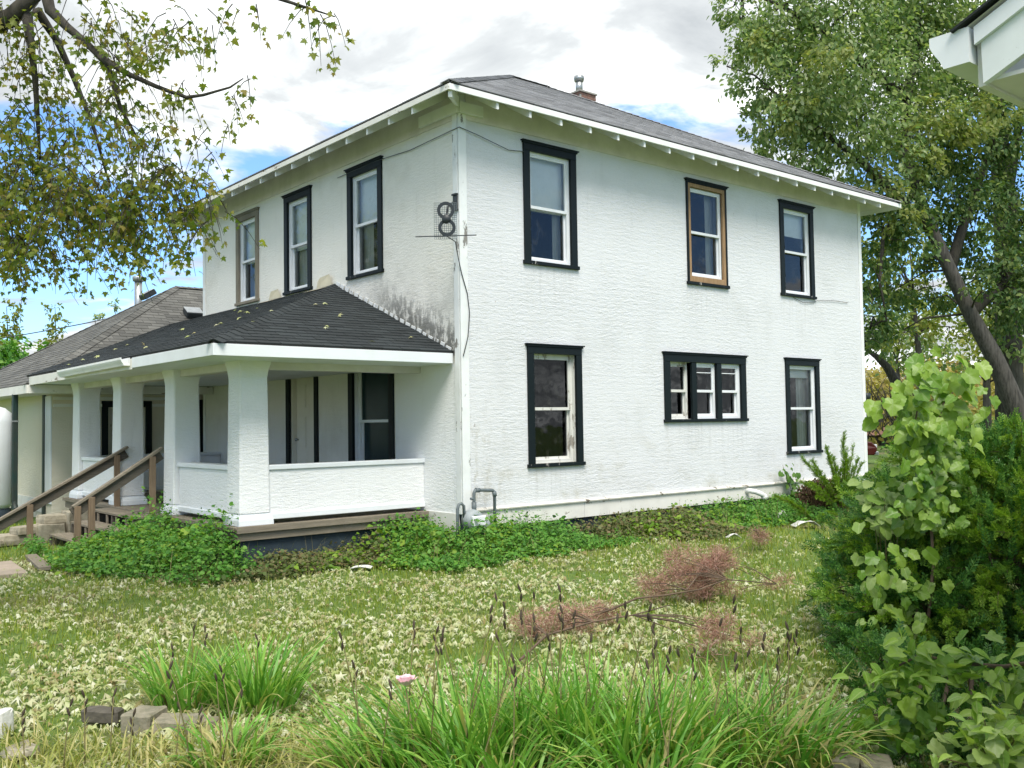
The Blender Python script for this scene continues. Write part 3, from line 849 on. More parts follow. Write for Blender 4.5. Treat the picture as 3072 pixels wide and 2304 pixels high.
# deck
for i in range(21):
    MB().box(PX-.09+i*0.145, PX-.09+i*0.145+0.138, PY0-.07, PY1, DZ-.035, DZ).build('deck_board', M['wood_grey_y'], house, 0.003)
MB().box(PX-.05, -0.03, PY0-.035, PY0+.01, 0.37, DZ-.037).build('rim_board', M['wood_grey_x'], house, 0.004)
MB().box(PX-.075, -0.03, PY0-.085, PY0-.037, 0.475, DZ+.005).build('edge_board', M['wood_grey_x'], house, 0.004)
MB().box(PX-.06, PX-.02, PY0, PY1, 0.37, DZ-.037).build('rim_board', M['wood_grey_y'], house, 0.004)
MB().box(PX-.11, PX-.092, PY0-.04, PY1, 0.50, DZ+.004).build('edge_board', M['wood_grey_y'], house, 0.004)
MB().box(PX+.02, -0.05, PY0+.03, PY1, -.3, 0.40).build('porch_skirting', M['foundation'], house)
# columns
for i, y in enumerate((0.90, 3.20, 5.62, 7.95)):
    cy = y+0.21; cx = PX+0.21
    c = MB().square_loft(cx, cy, [(0.70, .212), (1.6, .203), (2.48, .192), (2.60, .208), (2.66, .225), (2.725, .232)]).build('porch_column', M['stucco_porch'], house, 0.02)
    MB().square_loft(cx, cy, [(DZ+.002, .245), (.635, .243), (.652, .232), (.668, .232), (.675, .222), (.70, .214)]).build('plinth', M['white_fresh'], c, 0.006)
# rails
def rail(x0, x1, y0, y1):
    r = MB().box(x0, x1, y0, y1, 0.635, 1.262).build('porch_rail', M['stucco_porch'], house, 0.01)
    e = 0.03
    MB().box(x0-e*(x1-x0 < 1), x1+e*(x1-x0 < 1), y0-e*(y1-y0 < 1), y1+e*(y1-y0 < 1), 1.264, 1.328).build('rail_cap', M['white_fresh'], r, 0.008)
    MB().box(x0-.022*(x1-x0 < 1), x1+.022*(x1-x0 < 1), y0-.022*(y1-y0 < 1), y1+.022*(y1-y0 < 1), .612, .69).build('rail_base', M['white_fresh'], r, 0.008)
rail(PX+.42, -0.005, PY0+.06, PY0+.22)
rail(PX+.08, PX+.26, 1.335, 3.19)
rail(PX+.08, PX+.26, 6.05, 7.94)
rail(PX+.42, -0.005, 8.36, 8.52)
# ceiling, beam, fascia
EX, EY, EZ = -3.55, 0.20, 2.865
MB().box(EX+.03, -0.002, EY+.03, 8.72, 2.70, 2.712).build('porch_ceiling', M['white_fresh'], house)
MB().box(PX+.10, PX+.32, PY0+.1, PY1, 2.60, 2.699).build('porch_beam', M['soffit'], house)
MB().box(PX+.32, -0.006, PY0+.12, PY0+.30, 2.60, 2.699).build('porch_beam', M['soffit'], house)
MB().box(EX-.012, -0.03, EY-.03, EY, 2.70, EZ-.02).build('porch_fascia', M['white_fresh'], house, 0.003)
MB().box(EX-.03, EX, EY-.032, 3.02, 2.70, EZ-.02).build('porch_fascia', M['white_fresh'], house, 0.003)
MB().box(EX-.03, EX, 3.026, 8.72, 2.68, EZ-.03).build('porch_fascia', M['white_chalky'], house, 0.003)
# gutter length on the porch front
def gutter_profile(s=1.0):
    return [(0, 0), (.085*s, 0), (.098*s, .03*s), (.118*s, .06*s), (.13*s, .085*s), (.13*s, .115*s), (.118*s, .115*s), (.115*s, .09*s), (.09*s, .04*s), (.078*s, .012*s), (.006*s, .012*s), (.006*s, .115*s), (0, .115*s)]
g0, g1 = 3.1, 6.35
gp = gutter_profile(1.0)
MB().loft([[(EX-.032-a, y, z+b+dz) for a, b in gp] for y, z, dz in ((g0, 2.735, 0), (g1, 2.715, 0))]).build('gutter', M['white'], house)
# roof planes
pa, pb, pc = (EX-.02, EY-.02, EZ), (-0.01, EY-.02, EZ), (-0.005, 3.55, 4.235)
proof = MB().box(-0.05, -0.006, 0.3, 3.4, 2.74, 2.82).build('porch_roof', M['underlay'], house)
n_ = roof_plane([pa, pb, pc], M['shingle_porch'], proof, 240, seed=8, tab=0.30, expo=0.135)
roof_plane([(EX-.02, 8.95, EZ), pa, pc, (-0.005, 11.25, 4.235)], M['shingle_porch'], proof, 300-n_, seed=9, expo=0.135)
ridge_caps(pa, pc, M['shingle_porch'], proof, 0.12)
# flashing along the wall, step by step, and two loose cream flashing sheets above the ridge
for i in range(22):
    t0 = (i+0.1)/22; y = EY+(3.5-EY)*t0; z = EZ+(4.235-EZ)*t0
    w = random.uniform(.09, .13)
    MB().obox((-.012-random.uniform(0, .012), y+.07, z+.05), (1, 0, 0), (0, .926, .377), (0, -.377, .926), .006, w*.5, random.uniform(.028, .045)).build('flashing', M['white_peel'], proof)
for (y0, y1, hh) in ((3.62, 4.18, .20), (5.55, 6.05, .17)):
    MB().raw([(-.02, y0, 4.24), (-.02, y1, 4.24), (-.03, y1-.05, 4.24+hh*.6), (-.06, (y0+y1)/2+.08, 4.24+hh*.85), (-.05, y0+.05, 4.24+hh), (-.30, y0, 4.15), (-.30, y1, 4.15)],
             [(0, 1, 2, 3, 4), (0, 5, 6, 1)]).build('loose_flashing', M['cream_sheet'], proof)
# porch light
MB().lathe((-2.3, 1.25, 2.70), [(-.09, .02), (-.08, .035), (-.02, .035), (0, .02)], 10).build('porch_light', M['black_plastic'], house)
MB().lathe(tuple(on(0, WX+.12, 2599, 1195)), [(-.02, .05), (.0, .09), (.10, .09), (.12, .05)], 12, axis=(0, 0, 1)).build('electric_meter', M['black_plastic'], house)
# wall vine of thin cable around the walls
MB().tube([(-.03, 3.4, 6.05), (-.03, 2.2, 6.07), (-.03, 1.2, 6.02), (-.035, .1, 6.06), (-.02, -.045, 6.07), (.3, -.04, 6.02), (.9, -.035, 5.9), (1.2, -.035, 5.93)], .006, 5).build('cable', M['wire'], house)
pts = [on(1, -.02, *q) for q in ((2380, 892), (2410, 908), (2440, 908), (2452, 901), (2500, 902), (2545, 908))]
MB().tube(pts, .005, 5).build('cable', M['wire'], house)
pts = [on(1, -.035, *q) for q in ((1372, 760), (1390, 850), (1408, 950), (1404, 1020), (1385, 1075))]

# ------------------------------------------------------------------ antenna on the corner, its cable
ant = thing('tv_antenna', 'black figure-eight television antenna with wire grid on the house corner', 'antenna', (-0.02, 0.0, 4.9))
aR = np.array([RT[0], RT[1], 0]); aR /= np.linalg.norm(aR); aN = np.array([-aR[1], aR[0], 0.0])*-1.0; aZ = np.array([0, 0, 1.0])
if aN @ FW > 0: aN = -aN
AT = 12.98
pA = dep(1337, 631, AT); pB = dep(1341, 683, AT); pM = dep(1339, 657, AT)
def ring(mb, c, ro, ri, th, tilt):
    n = 36; vs = []; ax = aR; az = aZ*math.cos(tilt)+aN*math.sin(tilt); nn = aN*math.cos(tilt)-aZ*math.sin(tilt)
    for k in range(n):
        a = 2*math.pi*k/n; e = ax*math.cos(a)+az*math.sin(a)
        vs += [c+e*ro+nn*th, c+e*ri+nn*th, c+e*ri-nn*th, c+e*ro-nn*th]
    fs = []
    for k in range(n):
        b = 4*k; d = 4*((k+1) % n)
        fs += [(b, d, d+1, b+1), (b+1, d+1, d+2, b+2), (b+2, d+2, d+3, b+3), (b+3, d+3, d, b)]
    mb.raw(vs, fs)
for c in (pA, pB):
    r_ = MB(); ring(r_, c, .118, .074, .012, 0.05); r_.build('loop', M['black_plastic'], ant, 0.003)
MB().lathe(pM, [(-.03, .05), (-.02, .062), (.02, .062), (.035, .05)], 20, axis=aN).build('balun_housing', M['black_plastic'], ant)
MB().beam(pB-aZ*.118-aR*.43, pB-aZ*.108+aR*.40, .012, .012).build('dipole_rod', M['black_plastic'], ant)
gr = MB(); bk = pM-aN*.12-aR*.02
for i in range(12): gr.beam(bk-aR*.155+aR*.31*i/11-aZ*.25, bk-aR*.155+aR*.31*i/11+aZ*.25, .005, .005, up=aR)
for i in range(18): gr.beam(bk-aR*.155-aZ*.25+aZ*.5*i/17, bk+aR*.155-aZ*.25+aZ*.5*i/17, .005, .005)
gr.build('reflector_grid', M['pipe'], ant)
mt = np.array((-0.028, 0.05, 4.98))
MB().tube([pM+aN*-.02, pM-aN*.06+aZ*.07, pA-aN*.06+aZ*.07+aR*.03, mt+np.array((-.05, -.02, .02))], .014, 8).build('mast_arm', M['black_plastic'], ant)
MB().box(-.05, -.024, .01, .10, 4.90, 5.10).box(-.07, -.024, -.0, .11, 5.10, 5.125).box(-.07, -.024, 0, .11, 4.875, 4.90).build('bracket', M['black_plastic'], ant, 0.003)
pts = [pB-aZ*.12, on(1, -.03, 1366, 725), on(1, -.03, 1375, 775), on(1, -.035, 1385, 820), on(1, -.035, 1402, 880), on(1, -.035, 1409, 940), on(1, -.035, 1404, 1010), on(1, -.035, 1390, 1068)]
MB().tube(pts, .007, 6).build('coax_cable', M['wire'], ant)

# ------------------------------------------------------------------ gas meter
gas = thing('gas_meter', 'grey gas meter with bent riser pipe at the house corner', 'gas meter', (0.1, -0.25, 0.1))
y = -.20
MB().tube([(.03, y, .44), (.03, y, .86), (.05, y, .90), (.09, y, .905), (.37, y, .885), (.40, y, .86), (.40, y, .05)], .024, 10).build('riser_pipe', M['pipe'], gas)
for a_, b_, r_ in (((.03, y, .60), (.03, y, .74), .034), ((.06, y, .905), (.13, y, .90), .034), ((.392, y, .87), (.404, y, .80), .032), ((-.03, y, .79), (.03, y, .79), .018)):
    MB().tube([a_, b_], r_, 10).build('pipe_fitting', M['pipe'], gas)
MB().lathe((-.02, y-.02, .50), [(-.10, .04), (-.085, .13), (.0, .15), (.085, .13), (.10, .04)], 18, axis=(0, 1, 0)).build('meter_body', M['meter'], gas)
MB().lathe((.16, y-.06, .42), [(-.04, .05), (-.03, .085), (.02, .085), (.04, .03)], 16, axis=(-.5, -1, 0)).build('regulator', M['meter'], gas)
MB().box(-.11, .12, y-.16, y-.11, .42, .56).build('dial_box', M['vinyl'], gas, 0.01)
MB().tube([(-.26, y, .05), (-.26, y, .66), (-.235, y, .725), (-.19, y, .735), (-.15, y, .70), (-.14, y, .52)], .022, 8).build('vent_pipe', M['pipe'], gas)
# drain elbow
p_ = on(1, -.03, 2240, 1472)
elb = thing('drain_elbow', 'white plastic pipe elbow sticking out of the skirting board', 'pipe', p_)
MB().tube([p_+np.array((0, .08, 0)), p_+np.array((0, -.08, 0)), p_+np.array((.04, -.17, -.015)), p_+np.array((.13, -.23, -.06)), p_+np.array((.21, -.25, -.12))], .048, 12).build('elbow', M['pvc'], elb)
MB().tube([p_+np.array((.17, -.24, -.09)), p_+np.array((.24, -.257, -.142))], .056, 12).build('socket', M['pvc'], elb)

# ------------------------------------------------------------------ low wing behind the porch
wing = thing('side_wing', 'low cream stucco wing with brown-grey hipped roof behind the porch', 'building', (-2.9, 9.8, 0))
WXL, WY0, WY1, WXR = -2.9, 9.80, 16.6, 6.0
pw = PF('R', WY0)
hd = make_door(wing, pw, -1.95, -0.92, 0.50, 2.42, True, 'old_sash', True)
hw = make_window(wing, pw, -0.62, 0.25, 1.25, 2.45, trim='trim', frame='old_sash', glass='glass_dark')
wall_sheet('wall', pw, WXL, WXR, 0.0, 2.72, [hd, hw], M['stucco_wing'], wing)
pl = PF('L', WXL)
wall_sheet('wall', pl, WY0, WY1, 0.0, 2.72, [], M['stucco_wing'], wing)
wall_sheet('wall', PF('R', WY1), WXL, WXR, 0, 2.72, [], M['stucco_wing'], wing)
wall_sheet('wall', PF('L', WXR), WY0, WY1, 0, 2.72, [], M['stucco_wing'], wing)
MB().box(WXL-.03, WXL-.0, WY0-.0, WY0+.42, 0.35, 2.52).build('corner_board', M['white_fresh'], wing, 0.004)
MB().box(WXL-.05, WXL-.0, WY0+.43, WY0+.56, 0.1, 2.55).build('trim_post', M['green_trim'], wing, 0.004)
MB().box(WXL-.05, WXL-.0, 12.75, 12.95, 0.0, 2.5).build('trim_post', M['green_trim'], wing, 0.004)
MB().box(WXL-.018, WXL, 10.37, 12.74, 0.15, 0.42).build('skirt_board', M['white_chalky'], wing)
MB().box(WXL+.02, -.02, WY0-.03, WY0-.0, 2.30, 2.36).box(WXL+.02, -.02, WY0-.02, WY0-.0, 2.44, 2.50).build('head_trim', M['white'], wing)
we00, we10, we01, we11 = (-3.6, 8.72, 2.70), (7.0, 8.72, 2.70), (-3.6, 17.3, 2.70), (7.0, 17.3, 2.70)
wap, wap2 = (0.80, 13.0, 5.39), (2.8, 13.0, 5.39)
wroof = MB().beam((wap[0], wap[1], 5.30), (wap2[0], wap2[1], 5.30), .05, .08).build('roof', M['underlay'], wing)
# the front slope stops at the farmhouse wall
roof_plane([we00, (-0.01, 8.72, 2.70), (-0.01, 12.215, 4.895)], M['shingle_wing'], wroof, 0, seed=21, expo=.145)
roof_plane([(-0.01, 9.27, 3.049), (3.4, 9.27, 3.049), (2.8, 13.0, 5.39), (0.80, 13.0, 5.39), (-0.01, 12.2, 4.88)], M['shingle_wing'], wroof, 0, seed=22, expo=.145)
roof_plane([we01, we00, wap], M['shingle_wing'], wroof, 0, seed=23, expo=.145)
roof_plane([we11, we01, wap, wap2], M['shingle_wing'], wroof, 0, seed=24, expo=.3, tab=.6)
roof_plane([we10, we11, wap2], M['shingle_wing'], wroof, 0, seed=25, expo=.3, tab=.6)
ridge_caps(we00, wap, M['shingle_wing'], wroof); ridge_caps(we01, wap, M['shingle_wing'], wroof); ridge_caps(wap, wap2, M['shingle_wing'], wroof)
MB().box(-3.63, -3.6, 8.70, 17.3, 2.53, 2.69).build('fascia', M['white_chalky'], wing)
MB().box(-3.6, -0.02, 8.69, 8.72, 2.53, 2.69).build('fascia', M['white_chalky'], wing)
MB().box(-3.6, -2.9, 8.74, 17.3, 2.55, 2.565).box(-2.9, -.02, 8.74, 9.8, 2.55, 2.565).build('soffit', M['soffit'], wing)
# vents and flue on the wing roof
def wing_z(x, y): return min(2.70+(y-8.72)*0.6285, 2.70+(x+3.6)*0.6114)
for (px, py, T, nm) in ((577, 893, 22.9, 'n'), (447, 915, 24.4, 'w')):
    c = dep(px, py, T); c[2] = wing_z(c[0], c[1])+.05
    s = np.array((0, .846, .532)) if nm == 'n' else np.array((.853, 0, .522))
    u_ = np.array((1., 0, 0)) if nm == 'n' else np.array((0, 1., 0)); n_v = np.cross(u_, s); n_v = n_v if n_v[2] > 0 else -n_v
    v_ = MB().obox(c+n_v*.06, u_, s, n_v, .19, .17, .07).build('roof_vent', M['black_plastic'], wing, 0.02)
    MB().obox(c+n_v*.135-s*.01, u_, s, n_v, .20, .15, .008).build('vent_lid', M['galv'], v_, 0.004)
c = dep(415, 928, 25.5)
fl = MB().tube([c-aZ*.5, c+aZ*.78], .10, 14).build('flue_pipe', M['galv'], wing)
MB().lathe(c+aZ*.78, [(-.03, .14), (.07, .155), (.10, .14), (.12, .05)], 14).build('flue_cap', M['galv'], fl)

# white upright tank and dark downspout at the left edge
tk = thing('upright_tank', 'white upright tank with rounded top at the left edge beside the wing', 'tank', (-4.27, 10.2, 0))
cT = on(1, 10.2, -35, 1600); cT[2] = 0
cT = np.array((cT[0], 10.2, 0.25))
MB().lathe(cT, [(0, .2), (.06, .36), (.16, .44), (1.75, .44), (1.92, .40), (2.03, .28), (2.08, .1)], 28).build('shell', M['white_fresh'], tk)
MB().lathe(cT, [(2.07, .16), (2.20, .16), (2.21, .06)], 16).build('valve_collar', M['black_plastic'], tk)
MB().lathe(cT, [(-.28, .40), (.05, .40)], 24).build('base_ring', M['foundation'], tk)
ds_ = on(1, 9.8, 42, 1400)
dsp = thing('downspout', 'dark green downspout standing beside the white tank', 'downspout', (ds_[0], 9.75, 0))
MB().box(ds_[0]-.05, ds_[0]+.05, 9.70, 9.80, .42, 2.55).build('pipe', M['green_trim'], dsp, 0.015)
MB().box(ds_[0]-.058, ds_[0]+.058, 9.69, 9.81, 2.0, 2.03).build('strap', M['galv'], dsp)
MB().tube([(ds_[0], 9.75, .45), (ds_[0], 9.70, .36), (ds_[0]-.03, 9.5, .30)], .055, 10).build('shoe', M['green_trim'], dsp)

# ------------------------------------------------------------------ wooden porch steps
st = thing('porch_steps', 'weathered wooden porch steps with two plank handrails', 'steps', (-3.4, 4.65, 0))
YB, YA = 3.70, 5.58
for i, (x0, x1, z) in enumerate(((-3.36, -3.03, .535), (-3.68, -3.35, .36), (-4.0, -3.67, .185))):
    for k in range(2):
        a = x0+(x1-x0)*k/2
        MB().box(a+.004, a+(x1-x0)/2-.004, YB-.06, YA+.06, z-.038, z).build('tread', M['wood_grey_y'], st, 0.004)
for y_ in (YB-.02, (YA+YB)/2, YA+.02):
    MB().raw([(x, y_+s, z) for s in (-.02, .02) for x, z in ((-3.03, .49), (-3.35, .49), (-3.36, .315), (-3.68, .315), (-3.69, .14), (-4.0, .14), (-4.02, -.05), (-3.03, -.05))],
             [tuple(range(8)), tuple(reversed(range(8, 16)))]+[(i, i+8, (i+1) % 8+8, (i+1) % 8) for i in range(8)]).build('stringer', M['wood_dark'], st)
for x_, z in ((-3.345, .49), (-3.665, .315)):
    for k in range(4):
        yy = YB+.25+k*.45
        MB().box(x_-.012, x_+.012, yy, yy+.05, z-.20, z-.002).build('riser_cleat', M['wood_grey_x'], st)
def handrail(y_, xt, zt, xb, zb, mat, posts):
    MB().beam((xt, y_, zt), (xb, y_, zb), .09, .038).build('handrail_cap', M['wood_grey_x'], st, 0.004)
    dn = np.array((0, 0, -.095))
    MB().beam(np.array((xt-.02, y_+.022, zt))+dn, np.array((xb, y_+.022, zb))+dn, .036, .17).build('handrail_board', M[mat], st, 0.004)
    for (x_, z0) in posts:
        f = (x_-xt)/(xb-xt); z1 = zt+(zb-zt)*f-.03
        MB().box(x_-.045, x_+.045, y_-.05, y_+.0, z0, z1).build('post', M['wood_post'], st, 0.004)
handrail(YB, -2.90, 1.545, -4.18, .735, 'wood_dark', [(-3.06, .537), (-3.93, -.1), (-4.12, -.1)])
handrail(YA, -2.80, 1.535, -5.25, .18, 'wood_dark', [(-2.98, .537), (-4.3, -.1)])
# flat limestone slabs beside the steps
def slab(c, w, d, h, rz, name, mat, parent=None, bevel=0.015, jit=0.03, seed=0):
    rd = random.Random(seed); n = 8; ang = [2*math.pi*k/n+rd.uniform(-.2, .2) for k in range(n)]
    def pt(a, z, s):
        x, y_ = math.copysign(abs(math.cos(a))**.28, math.cos(a))*w/2*s, math.copysign(abs(math.sin(a))**.28, math.sin(a))*d/2*s
        return (c[0]+x*math.cos(rz)-y_*math.sin(rz), c[1]+x*math.sin(rz)+y_*math.cos(rz), c[2]+z)
    rr = [1+rd.uniform(-jit*3, jit) for _ in range(n)]
    return MB().loft([[pt(a, 0, r) for a, r in zip(ang, rr)], [pt(a, h*.5, r*1.02) for a, r in zip(ang, rr)], [pt(a, h+rd.uniform(-.01, .01), r*.96) for a, r in zip(ang, rr)]]).build(name, M[mat], parent, bevel)
sp = [((-4.35, 6.3, 0.0), .7, .5, .16), ((-4.15, 6.25, .16), .6, .45, .12), ((-3.85, 6.2, .0), .5, .5, .30), ((-3.75, 6.3, .30), .5, .45, .13), ((-3.45, 6.25, .0), .42, .5, .48), ((-4.75, 6.2, 0), .45, .4, .10)]
wh = ('lowest at the far left', 'second up on the left', 'squat middle block', 'upper middle slab', 'tallest beside the porch column', 'smallest half buried in leaves')
for i, (c, w, d, h) in enumerate(sp):
    o = slab(c, w, d, h, .2*math.sin(i*2.1), 'limestone_slab', 'stone', None, 0.008, .07, i+3)
    tag(o, 'limestone slab beside the porch steps, '+wh[i], 'stone', 'limestone slabs by the steps')
# plank on the ground at the left, and timber and block edging at the lower left
a, b = G(92, 1668, .05), G(135, 1706, .05)
tag(MB().beam(a+np.array((0, 0, .0)), b, .15, .05).build('plank', M['wood_grey_x'], None, 0.004), 'grey plank lying on the leaves by the concrete walk', 'plank')
def edge_block(name, label, cat, px0, px1, hz, th, mat, z0=-.05):
    a, b = G(*px0, z=z0+hz), G(*px1, z=z0+hz)
    a[2] = b[2] = z0+hz/2
    d = b-a; L = np.linalg.norm(d[:2]); n_v = np.array((-d[1], d[0], 0))/L
    rd = random.Random(int(px0[0])); ring = lambda t: [tuple(a+d*t+n_v*(s*th/2+th/2)+np.array((0, 0, zz))+np.array([rd.uniform(-.006, .006) for _ in range(3)])) for s, zz in ((-1, -hz/2), (1, -hz/2), (1, hz/2), (-1, hz/2))]
    return tag(MB().loft([ring(t) for t in (0, .33, .66, 1)]).build(name, M[mat], None, 0.012), label, cat)
edge_block('edging_timber', 'dark short timber edging at the lower left in the grass', 'timber', (240, 2130), (352, 2132), .09, .10, 'wood_dark', 0.0)
edge_block('edging_block', 'square tan concrete block next to the dark timber edging', 'block', (358, 2143), (445, 2148), .17, .22, 'concrete', -.05)
edge_block('edging_block', 'long pale concrete block half hidden by the left daylily clump', 'block', (452, 2166), (585, 2164), .12, .18, 'concrete', -.03)
edge_block('edging_timber', 'thin timber edging just left of the left daylily clump roots', 'timber', (590, 2160), (650, 2158), .10, .08, 'wood_grey_x', -.02)
edge_block('edging_block', 'pale concrete slab under the strappy leaves at the bottom right', 'block', (2490, 2276), (2575, 2286), .10, .2, 'concrete', 0.0)
edge_block('edging_block', 'grey concrete slab under the vine leaves at the bottom right', 'block', (2582, 2296), (2690, 2302), .08, .2, 'concrete', 0.0)
# the white stones at the lower left edge
for i, ((px, py), w, h, l) in enumerate((((60, 2262), .20, .06, 'low pale stone at the bottom left corner'), ((8, 2200), .12, .16, 'bright white rounded stone at the left edge near the bottom'))):
    g = G(px, py); g[2] = -.02
    tag(slab(g, w, w*.8, h, .5*i, 'white_stone', ('stone', 'litter')[i], None, 0.02, .06, 40+i), l, 'stone')

# scraps of white litter on the grass
def scrap(px, py, w, h, label, seed):
    rd = random.Random(seed); g = G(px, py, .03); n = 5; vs = []
    for i in range(n):
        for j in range(n):
            x, y_ = (i/(n-1)-.5)*w, (j/(n-1)-.5)*w*.7
            p = g+np.array((RT[0]*x+FW[0]*y_, RT[1]*x+FW[1]*y_, h*(1-(2*x/w)**2)*(.5+.7*rd.random())))
            vs.append(p)
    fs = [(i*n+j, (i+1)*n+j, (i+1)*n+j+1, i*n+j+1) for i in range(n-1) for j in range(n-1)]
    o = MB().raw(vs, fs).build('paper_scrap', M['litter'])
    md = o.modifiers.new('thick', 'SOLIDIFY'); md.thickness = .004
    tag(o, label, 'litter', 'white litter on the lawn')
scrap(2200, 1612, .22, .06, 'small white crumpled scrap left of the brown branch tip', 1)
scrap(2252, 1572, .22, .07, 'white scrap just above the brown branch tip', 2)
scrap(2346, 1560, .26, .16, 'upright crumpled white scrap by the weeds near the shrubs', 3)
scrap(2416, 1577, .42, .10, 'widest flat white scrap lying nearest the right shrubs', 4)
scrap(1085, 1702, .26, .02, 'pale flat scrap at the foot of the porch weeds', 5)

# ------------------------------------------------------------------ neighbour's eave at the top right
nb = thing('neighbour_house', 'corner of a white house at the upper right with gutter and peeling rake board', 'house', (0, -13, 0))
T0 = 3.5
tip = dep(2915, 150, T0)          # lower corner where gutter meets rake board
gx = np.array((1., 0, 0)); gy = np.array((0, -1., 0)); up3 = np.array((0, 0, 1.))
# rake: in the plane x = tip.x, rising towards -y
rk0 = tip
d_img = on(0, tip[0], 3072, 45)
slope = (d_img[2]-on(0, tip[0], 2915, 110)[2])/((d_img[1]-on(0, tip[0], 2915, 110)[1]))
slope = .47
rs = np.array((0, -1, abs(slope))); rs /= np.linalg.norm(rs)
rn = np.cross(gx, rs); rn = rn if rn[2] > 0 else -rn
def rk(s, n, x=0.0): return tip+rs*s+rn*n+gx*x
b0 = on(0, tip[0], 2937, 256); w_r = abs((b0-on(0, tip[0], 2918, 92)) @ rn)
ref = on(0, tip[0], 2918, 105)
o0 = ref
def rk(s, n, x=0.0): return o0+rs*s+rn*n+gx*x
Lr = 3.4
M['rake_paint'] = peel('rake_paint', (0.74, 0.77, 0.77), (0.45, 0.42, 0.38), 0.66, 4.0, (1, 1, 1))
# rake board: plumb-cut at the eave
pt = lambda px, py, x=0.0: on(0, tip[0], px, py)+gx*x
A1, A2 = pt(2930, 84), pt(2950, 250)
A1 = np.array((tip[0], A2[1]+.005, A1[2])); 
MB().raw([A1, A2, A2+rs*Lr, A1+rs*Lr, A1+gx*.03, A2+gx*.03, A2+rs*Lr+gx*.03, A1+rs*Lr+gx*.03], [(0, 1, 2, 3), (7, 6, 5, 4), (0, 4, 5, 1), (1, 5, 6, 2), (2, 6, 7, 3), (3, 7, 4, 0)]).build('rake_board', M['rake_paint'], nb)
tr0 = A1+rn*.0-gx*.018+np.array((0, .015, 0)); hh = up3*.065
MB().raw([tr0, tr0-hh, tr0-hh+rs*Lr, tr0+rs*Lr, tr0+gx*.017, tr0-hh+gx*.017, tr0-hh+rs*Lr+gx*.017, tr0+rs*Lr+gx*.017], [(0, 1, 2, 3), (7, 6, 5, 4), (0, 4, 5, 1), (1, 5, 6, 2), (2, 6, 7, 3), (3, 7, 4, 0)]).build('rake_trim', M['vinyl'], nb)
rf0 = tr0+rn*.004-gx*.03+np.array((0, .05, 0))-rs*.02
MB().raw([rf0, rf0+rs*(Lr), rf0+rs*Lr+gx*3.2, rf0+gx*3.2, rf0+rn*.009, rf0+rs*Lr+rn*.009, rf0+rs*Lr+gx*3.2+rn*.009, rf0+gx*3.2+rn*.009], [(3, 2, 1, 0), (4, 5, 6, 7), (0, 1, 5, 4), (1, 2, 6, 5), (2, 3, 7, 6), (3, 0, 4, 7)]).build('roof', M['shingle_porch'], nb)
MB().raw([rf0-rn*.012+gx*.02, rf0+rs*Lr-rn*.012+gx*.02, rf0+rs*Lr+gx*3.18-rn*.012, rf0+gx*3.18-rn*.012], [(0, 1, 2, 3)]).build('rake_soffit', M['soffit'], nb)
# gutter along +x on the eave, end cap towards the viewer
gz0 = A1[2]-.125; gy0 = A2[1]+.035
sec = [(a, b) for a, b in gutter_profile(1.12)]
xg = tip[0]-.025
MB().loft([[(x, gy0+a, gz0+b) for a, b in sec] for x in (xg, xg+3.2)]).build('gutter', M['vinyl'], nb)
capo = [(0, 0), (.095, 0), (.11, .034), (.132, .067), (.146, .095), (.146, .13), (0, .13)]
MB().loft([[(x, gy0+a-.001, gz0+b-.001) for a, b in capo] for x in (xg-.004, xg-.0005)]).build('gutter_end', M['vinyl'], nb)
MB().box(tip[0]+.03, tip[0]+3.2, A2[1]-.0, A2[1]+.03, A2[2], A1[2]-.02).build('fascia', M['white_chalky'], nb)
MB().box(tip[0]+.03, tip[0]+3.2, A2[1]-.45, A2[1]-.002, A2[2]+.01, A2[2]+.025).build('soffit', M['soffit'], nb)
MB().box(tip[0]+.45, tip[0]+3.2, A2[1]-4.0, A2[1]-.45, 0, A2[2]+.02).build('wall', M['stucco_porch'], nb)
gs = A2+rs*Lr
MB().raw([(tip[0]+.455, A2[1]-.30, A2[2]-.05), (tip[0]+.455, gs[1], A2[2]-.05), (tip[0]+.455, gs[1], gs[2]+.35), (tip[0]+.455, A2[1]-.30, A2[2]+.16)], [(0, 1, 2, 3)]).build('gable', M['stucco_porch'], nb)

# ------------------------------------------------------------------ overhead wires at the left
for i, (pa_, ta, pb_, tb, lab) in enumerate((((-600, 1060), 30, (540, 905), 24.0, 'upper overhead wire running from the left edge to the wing roof'),
                                       ((-600, 1230), 26, (560, 985), 21.5, 'middle overhead wire crossing in front of the wing roof'),
                                       ((-600, 1275), 26, (585, 1030), 21.0, 'lowest overhead wire crossing in front of the wing roof'))):
    a = dep(*pa_, ta); b = dep(*pb_, tb); P = []
    for k in range(15):
        t = k/14; q = a+(b-a)*t; q[2] -= .35*4*t*(1-t); P.append(q)
    tag(MB().tube(P, .014, 5).build('overhead_wire', M['wire']), lab, 'wire', 'overhead wires')

